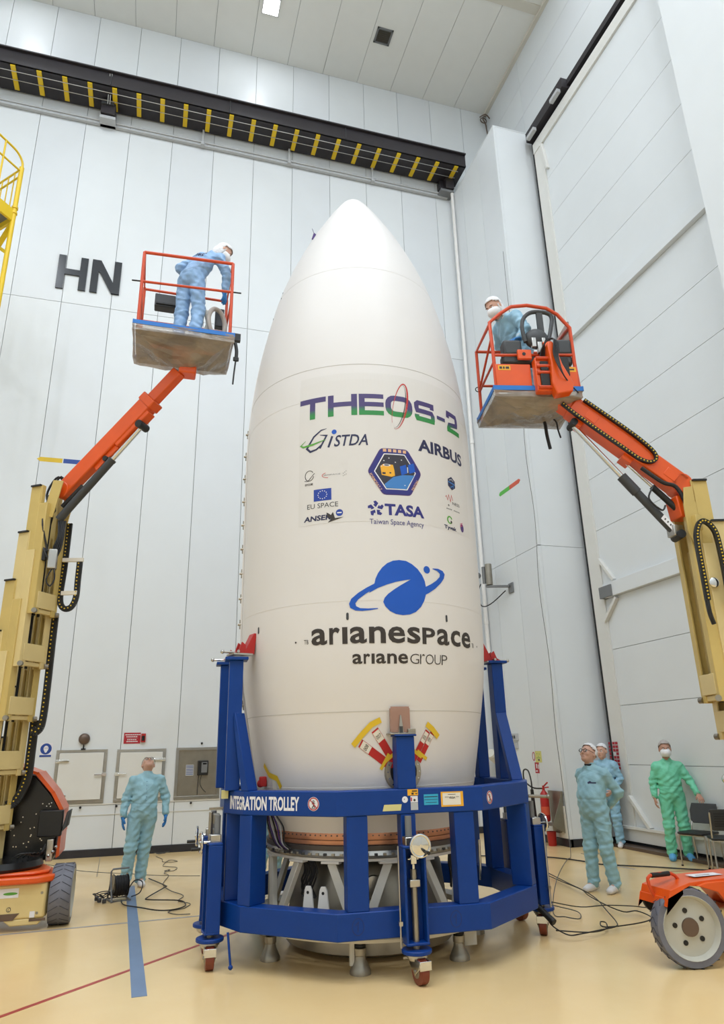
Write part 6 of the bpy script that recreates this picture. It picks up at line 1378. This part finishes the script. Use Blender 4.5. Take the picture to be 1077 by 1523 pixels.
m = MB(GM); m.bb(.42, .60, -.14, -.02, -.02, .40); m.prism([(-.12, .40), (-.02, .40), (-.02, .62), (-.06, .66), (-.13, .55)], .56, .66, mapf=lambda y, z, x: (x, y, z)); m.build('cage_bracket', 'orange', l2, bevel=.012)
m = MB(GM); m.bb(.46, .56, -.165, -.13, .03, .18); m.bb(.47, .56, -.16, -.12, .22, .34); m.build('bracket_recess', 'black', l2, bevel=.006)
for z in (.02, .2, .38, .28): MB(GM).cyl((.43, -.15, z), (.60, -.15, z), .02, n=12).build('pivot_pin', 'orange_red', l2)
# knee: sloping orange arm in front of the cage down to the jib
pk = [GM @ Vector(v) for v in ((.60, -.10, .50), (.67, -.16, .22), (.66, -.20, .12))]
m = MB(); m = MB(GM); m.prism([(.555, .52), (.57, .56), (.61, .56), (.64, .52), (.70, .27), (.80, .04), (.78, -.06), (.60, -.10), (.56, .05), (.575, .28)], -.22, -.09, mapf=lambda x, z, y: (x, y, z)); m.build('knee_arm', 'orange', l2, bevel=.012)
for k in range(5):
    MB().tube([GM @ Vector((.47+.02*k, -.08, .30)), GM @ Vector((.52+.01*k, -.16, .52+.02*k)), GM @ Vector((.62+.012*k, -.24, .58-.01*k)), GM @ Vector((.60+.012*k, -.25, .36)), GM @ Vector((.68, -.26, .10)), Bq+o_+upj*.13], .007, n=6).build('hose', 'cord_black', l2)
# console
con = [(.16, .48), (.88, .50), (.84, .62), (.20, .62)]
m = MB(GM); m.bb(.10, .92, .0, .12, .40, .52); m.bb(.12, .34, -.02, .14, .50, .70); m.bb(.74, .92, -.02, .14, .52, .72); m.build('console', 'grey_dark', l2, bevel=.03)
m = MB(GM); m.tube([(.38, -.03, .66), (.36, -.02, .85), (.40, -.0, 1.0), (.50, .0, 1.08), (.66, .0, 1.08), (.73, .0, 1.02), (.70, -.01, .85), (.64, -.03, .66)], .024, n=10, seg=4); m.bb(.55, .62, -.015, .015, .75, 1.08); m.build('steering_guard', 'grey_dark', l2)
m = MB(GM); m.sph((.52, .0, .72), (.14, .07, .13), n=18, k=10); m.build('console_dome', 'grey_dark', l2); MB(GM).bb(.26, .42, -.07, -.03, .42, .54).build('bracket', 'orange', l2, bevel=.008); MB(GM).cyl((.33, -.075, .48), (.33, -.068, .48), .02).build('hole', 'black', l2)
m = MB(GM); m.bb(.44, .49, -.07, -.02, .58, .70); m.bb(.56, .60, -.07, -.02, .58, .70); m.bb(.50, .55, -.08, -.03, .50, .64); m.build('console_parts', 'steel', l2, bevel=.005)
MB(GM).bb(.72, .84, -.06, .04, .22, .46).build('motor_box', 'black', l2, bevel=.01)
MB(GM).bb(.93, .95, .05, .5, .75, 1.0).build('clear_panel', 'acrylic', l2)
C4 = [tuple((GM @ Vector(v))[:2]) for v in ((-.04, -.05, 0), (Wd+.04, -.05, 0), (Wd+.04, Dp+.05, 0), (-.04, Dp+.05, 0))]
film_tray(l2, C4, zg, .16, tuple((GM @ Vector((.45, .2, 0)))[:2]), .013, 8)
for nm, x, L in (('black strap hanging under the right cage, thicker of the two', .66, .34), ('thin black strap hanging under the right cage near the boom', .80, .2)):
    st = thing('strap', nm, 'strap', GM @ Vector((x, .4, -.1))); r_ = .02 if L > .3 else .010
    MB(GM).tube([(x-.05, .40, -.08), (x, .42, -.12), (x+.01, .42, -.12-L*.5), (x+.03, .42, -.12-L)], r_, n=6).build('webbing', 'black', st)
pG, JG, _ = person('person in light blue coveralls with white hood and mask at the right cage console', (4.02, 6.50, zg), yaw_to(-.97, -.25), dict(
    pel=(0, -.06, .92), chest=(0, .09, 1.17), neck=(-.01, .21, 1.29), head=(-.02, .33, 1.37), face=(-.08, .82, -.50), up=(0, .55, .83),
    shR=(.16, .12, 1.24), shL=(-.18, .15, 1.22), elL=(-.28, .12, 1.00), wrL=(-.31, .27, .80), hdL=(.1, .8, -.3), pmL=(.2, -.2, -1), elR=(.30, -.02, 1.12), wrR=(.16, -.22, 1.10), hdR=(-.5, -.4, -.1),
    hiR=(.09, -.04, .90), hiL=(-.09, -.04, .90)), cover='cover_blue', mask='hood', net='net_white', fat=.01)

# ================================================================== chairs, reel, cables
def chair(x, y, hd, label):
    T = Matrix.Translation((x, y, 0)) @ Matrix.Rotation(hd, 4, 'Z'); t = thing('meeting_chair', label, 'chair', (x, y, 0), 'black chairs by the door')
    def B(): return MB(T)          # front of the seat is +y
    m = B(); m.prism([(-.22, -.20), (.22, -.20), (.235, .1), (.20, .22), (-.20, .22), (-.235, .1)], .435, .465); m.build('seat', 'black', t, bevel=.012)
    m = B(); P = [(-.215, .60), (-.225, .74), (-.20, .84), (.20, .84), (.225, .74), (.215, .60), (.18, .56), (-.18, .56)]
    m.prism(P, 0, .018, mapf=lambda u, z, w_: (u, -.22-(z-.5)*.22-w_-.10*(u/.22)**2*-.4, z)); m.build('backrest', 'grey_dark', t, bevel=.006)
    for k in range(6):
        B().beam((-.16, -.262-k*.008, .62+k*.033), (.16, -.262-k*.008, .62+k*.033), .006, .010).build('back_slot', 'black', t)
    for s in (-1, 1):
        B().tube([(s*.21, .19, 0), (s*.205, .18, .43)], .012, smooth=False, n=10).build('leg', 'steel', t)
        B().tube([(s*.21, -.24, 0), (s*.205, -.18, .44), (s*.205, -.24, .62), (s*.205, -.29, .80)], .012, n=10).build('leg', 'steel', t)
        for y_ in (.19, -.24): B().cyl((s*.21, y_, 0), (s*.21, y_, .02), .016, n=10).build('foot_cap', 'black', t)
    B().tube([(-.205, .18, .425), (.205, .18, .425)], .011, smooth=False, n=8).tube([(-.205, -.17, .425), (.205, -.17, .425)], .011, smooth=False, n=8).build('seat_frame', 'steel', t)
chair(8.02, 9.45, yaw_to(-.95, -.30), 'black chair with grey steel legs touched by the person in green')
chair(7.93, 8.80, yaw_to(.55, .85), 'nearer black chair cut by the right edge, seen from the back')
kb = thing('door_ball', 'round chrome fitting on the white door at the right edge', 'fitting', (8.35, 9.0, 1.2))
MB().sph((8.33, 9.02, 1.20), .075, n=20, k=12).cyl((8.33, 9.02, 1.2), (8.42, 9.02, 1.2), .03).build('ball', 'chrome', kb)
ps = thing('door_notice', 'white paper notice curling off the door at the right edge', 'notice', (8.4, 8.9, 1.6))
MB().prism([(9.05, 1.95), (8.7, 1.95), (8.7, 1.35), (8.95, 1.35)], 8.40, 8.412, mapf=lambda y, z, x: (x, y, z)).build('paper', 'white_print', ps)
# cable reel
RL = Matrix.Translation((-.17, 10.35, 0)) @ Matrix.Rotation(.25, 4, 'Z'); rl = thing('cable_reel', 'black cable reel on a tubular stand with loops of cord', 'cable reel', (-.17, 10.35, 0))
for s, nm in ((-1, 'flange'), (1, 'flange')):
    MB(RL).lathe([(.04, -.004), (.135, -.004), (.14, 0), (.135, .004), (.04, .004)], (s*.085, 0, .17), 32, (1, 0, 0)).build(nm, 'black_gloss', rl)
m = MB(RL)
for k in range(9): m.ring((-.07+k*.0175, 0, .17), .112-.004*(k % 2), .0098, (1, 0, 0), n=26, k=6)
m.cyl((-.08, 0, .17), (.08, 0, .17), .10, n=26); m.build('wound_cord', 'cord_black', rl)
MB(RL).tube([(-.12, -.14, .015), (-.12, .14, .015), (-.12, .10, .02), (-.12, 0, .2), (-.12, .0, .34), (-.10, 0, .365), (.10, 0, .365)], .011, n=8, smooth=False).tube([(-.12, -.14, .015), (-.12, 0, .28)], .011, n=8, smooth=False).tube([(-.12, -.13, .015), (.11, -.13, .015), (.11, .13, .015), (-.12, .13, .015)], .011, n=8, smooth=False, closed=True).build('stand', 'grey_mid', rl)
random.seed(21)
tg_ = MB()
for k in range(5):
    c = Vector((-.42+.05*k, 10.38+.06*(k % 3), 0)); r_ = random.uniform(.06, .11)
    tg_.tube([c+Vector((r_*math.cos(a), r_*.8*math.sin(a), .03+.06*abs(math.sin(a*.5+k)))) for a in np.linspace(0, 2*PI, 12)[:-1]], .006, n=6, seg=3, closed=True)
tg_.tube([(-.02, 10.25, .05), (.08, 10.2, .1), (.10, 10.3, .2), (0, 10.3, .22), (-.08, 10.25, .1)], .007, n=6); tg_.build('cord_loops', 'cord_black', rl)
MB().box((-.40, 10.30, .03), (.05, .07, .045)).box((-.34, 10.22, .03), (.05, .07, .045)).box((-.44, 10.42, .03), (.05, .06, .045)).build('plug', 'grey_dark', rl, bevel=.01)
def cable(name, label, P, r, m='cord_black', z=None):
    z = r if z is None else z; o = MB().tube([(p[0], p[1], z if len(p) < 3 else p[2]) for p in P], r*.75, n=6, seg=5).build(name, m, None, smooth=60); tag(o, label, 'cable', 'cables on the floor'); return o
cable('floor_cable', 'thin grey cable with zigzag folds left of the trolley', [(0.34, 14.2), (0.44, 13.81), (0.44, 13.5), (0.56, 13.38), (0.68, 13.44), (0.55, 13.63), (0.43, 13.04), (0.51, 12.89), (0.64, 12.72), (0.58, 12.43), (0.44, 12.45), (0.53, 12.56), (0.43, 12.25), (0.49, 11.98), (0.39, 11.28), (0.47, 10.73), (0.62, 10.3), (0.54, 9.97), (0.67, 9.75), (0.62, 9.56), (0.56, 9.47), (0.4, 9.37), (0.49, 9.19), (0.64, 9.15)], .006, 'cord_grey', .008)
cable('floor_cable', 'thick black cable running from the reel in a wide loop', [(0.2, 11.75), (0.41, 11.06), (0.4, 10.91), (0.18, 10.29), (0.19, 10.12), (0.55, 9.91), (0.61, 9.6), (0.52, 9.43), (0.38, 9.38), (0.25, 9.46), (0.08, 9.68), (-0.07, 9.86), (-0.12, 10.0), (-0.14, 10.2)], .010, 'cord_black', .022)
cable('floor_cable', 'thin cable crossing behind the looking-up man to the left lift', [(-1.5, 14.0), (-1.46, 13.9), (-1.12, 13.38), (-0.81, 12.85), (-0.3, 12.39), (-0.11, 12.26), (0.21, 11.97), (0.56, 11.74), (0.92, 11.57)], .006, 'cord_grey', .034)
cable('floor_cable', 'small tangle of cable at the foot of the back wall', [(0.30, 14.55), (0.5, 14.35), (0.36, 14.42), (0.58, 14.55), (0.4, 14.3), (.32, 14.5)], .006, 'cord_grey', .034)
cable('floor_cable', 'thick black cable crossing the floor behind the man in glasses', [(5.2, 11.9), (6.15, 11.34), (6.48, 11.03), (6.68, 10.54), (6.71, 10.22), (6.98, 9.91), (7.25, 9.66), (7.45, 9.43), (7.9, 8.9), (8.2, 8.3)], .013, 'cord_black')
cable('floor_cable', 'black cable snaking over the floor and back under the right caster', [(5.5, 10.13), (5.47, 9.59), (5.39, 9.06), (5.31, 8.46), (5.18, 8.11), (5.06, 7.6), (5.03, 7.24), (5.18, 7.22), (5.12, 6.91), (4.88, 6.77), (4.46, 6.75), (4.54, 6.95), (4.57, 6.9), (4.42, 6.69), (4.2, 6.64), (3.95, 6.82)], .008, 'cord_black', .038)
cable('floor_cable', 'dark cable ending at the black connector on the right caster', [(5.9, 10.75), (5.78, 10.53), (5.54, 9.71), (5.34, 8.81), (5.23, 8.26), (5.08, 7.79), (4.86, 7.31), (4.64, 6.83), (4.52, 6.66), (4.32, 6.6), (4.05, 6.54), (3.92, 6.55), (3.86, 6.70, .10), (3.84, 6.78, .16)], .008, 'cord_black', .058)
cable('floor_cable', 'grey hanging cable of the pier trailing in loops towards the trolley', [(7.15, 11.7, 12.6), (7.12, 11.66, 11.0), (7.16, 11.6, 9.0), (7.08, 11.55, 7.4), (7.1, 11.5, 6), (7.0, 11.45, 4.6), (7.02, 11.4, 3.2), (6.96, 11.35, 2.0), (6.95, 11.3, 1.2), (6.9, 11.2, .5), (6.75, 10.95, .05), (6.5, 10.66, .03), (5.66, 9.5, .078), (4.85, 8.31, .10), (4.33, 7.49, .03), (4.36, 7.31, .03), (4.45, 7.18, .03), (4.61, 7.46, .03), (4.56, 7.76, .03), (4.51, 7.98, .03)], .007, 'cord_grey')
cable('floor_cable', 'thin cable looping from the right lift wheel to the trolley', [(4.39, 7.88), (4.45, 7.62), (4.58, 7.34), (4.86, 7.31), (5.08, 7.18), (5.17, 7.06), (5.3, 6.95), (5.3, 6.7)], .007, 'cord_black', .10)
MB().box((7.3, 11.2, .003), (.30, .16, .006)).build('floor_plate', 'floor_line', fl)
cn = thing('cable_connector', 'black cable connector resting on the right caster fork', 'connector', (3.84, 6.75, .18))
MB().cyl((3.86, 6.68, .14), (3.80, 6.84, .24), .03, n=12).build('plug', 'black', cn)
sp2 = thing('ceiling_sprayer', 'small rusty bracket with wires in the upper corner', 'bracket', (8.75, 14.5, 20.2))
MB().tube([(8.85, 14.68, 20.5), (8.7, 14.6, 20.3), (8.75, 14.55, 20.0), (8.82, 14.6, 19.6)], .02, n=6).tube([(8.6, 14.6, 20.3), (8.75, 14.5, 20.35), (8.82, 14.4, 20.1)], .018, n=6).ring((8.72, 14.6, 20.2), .10, .015, (0, 1, 0)).build('wires', 'bell_brown', sp2)
for o in bpy.data.objects:
    if o.type == 'EMPTY' and o.parent is None and not o.children: print('EMPTY THING', o.name)
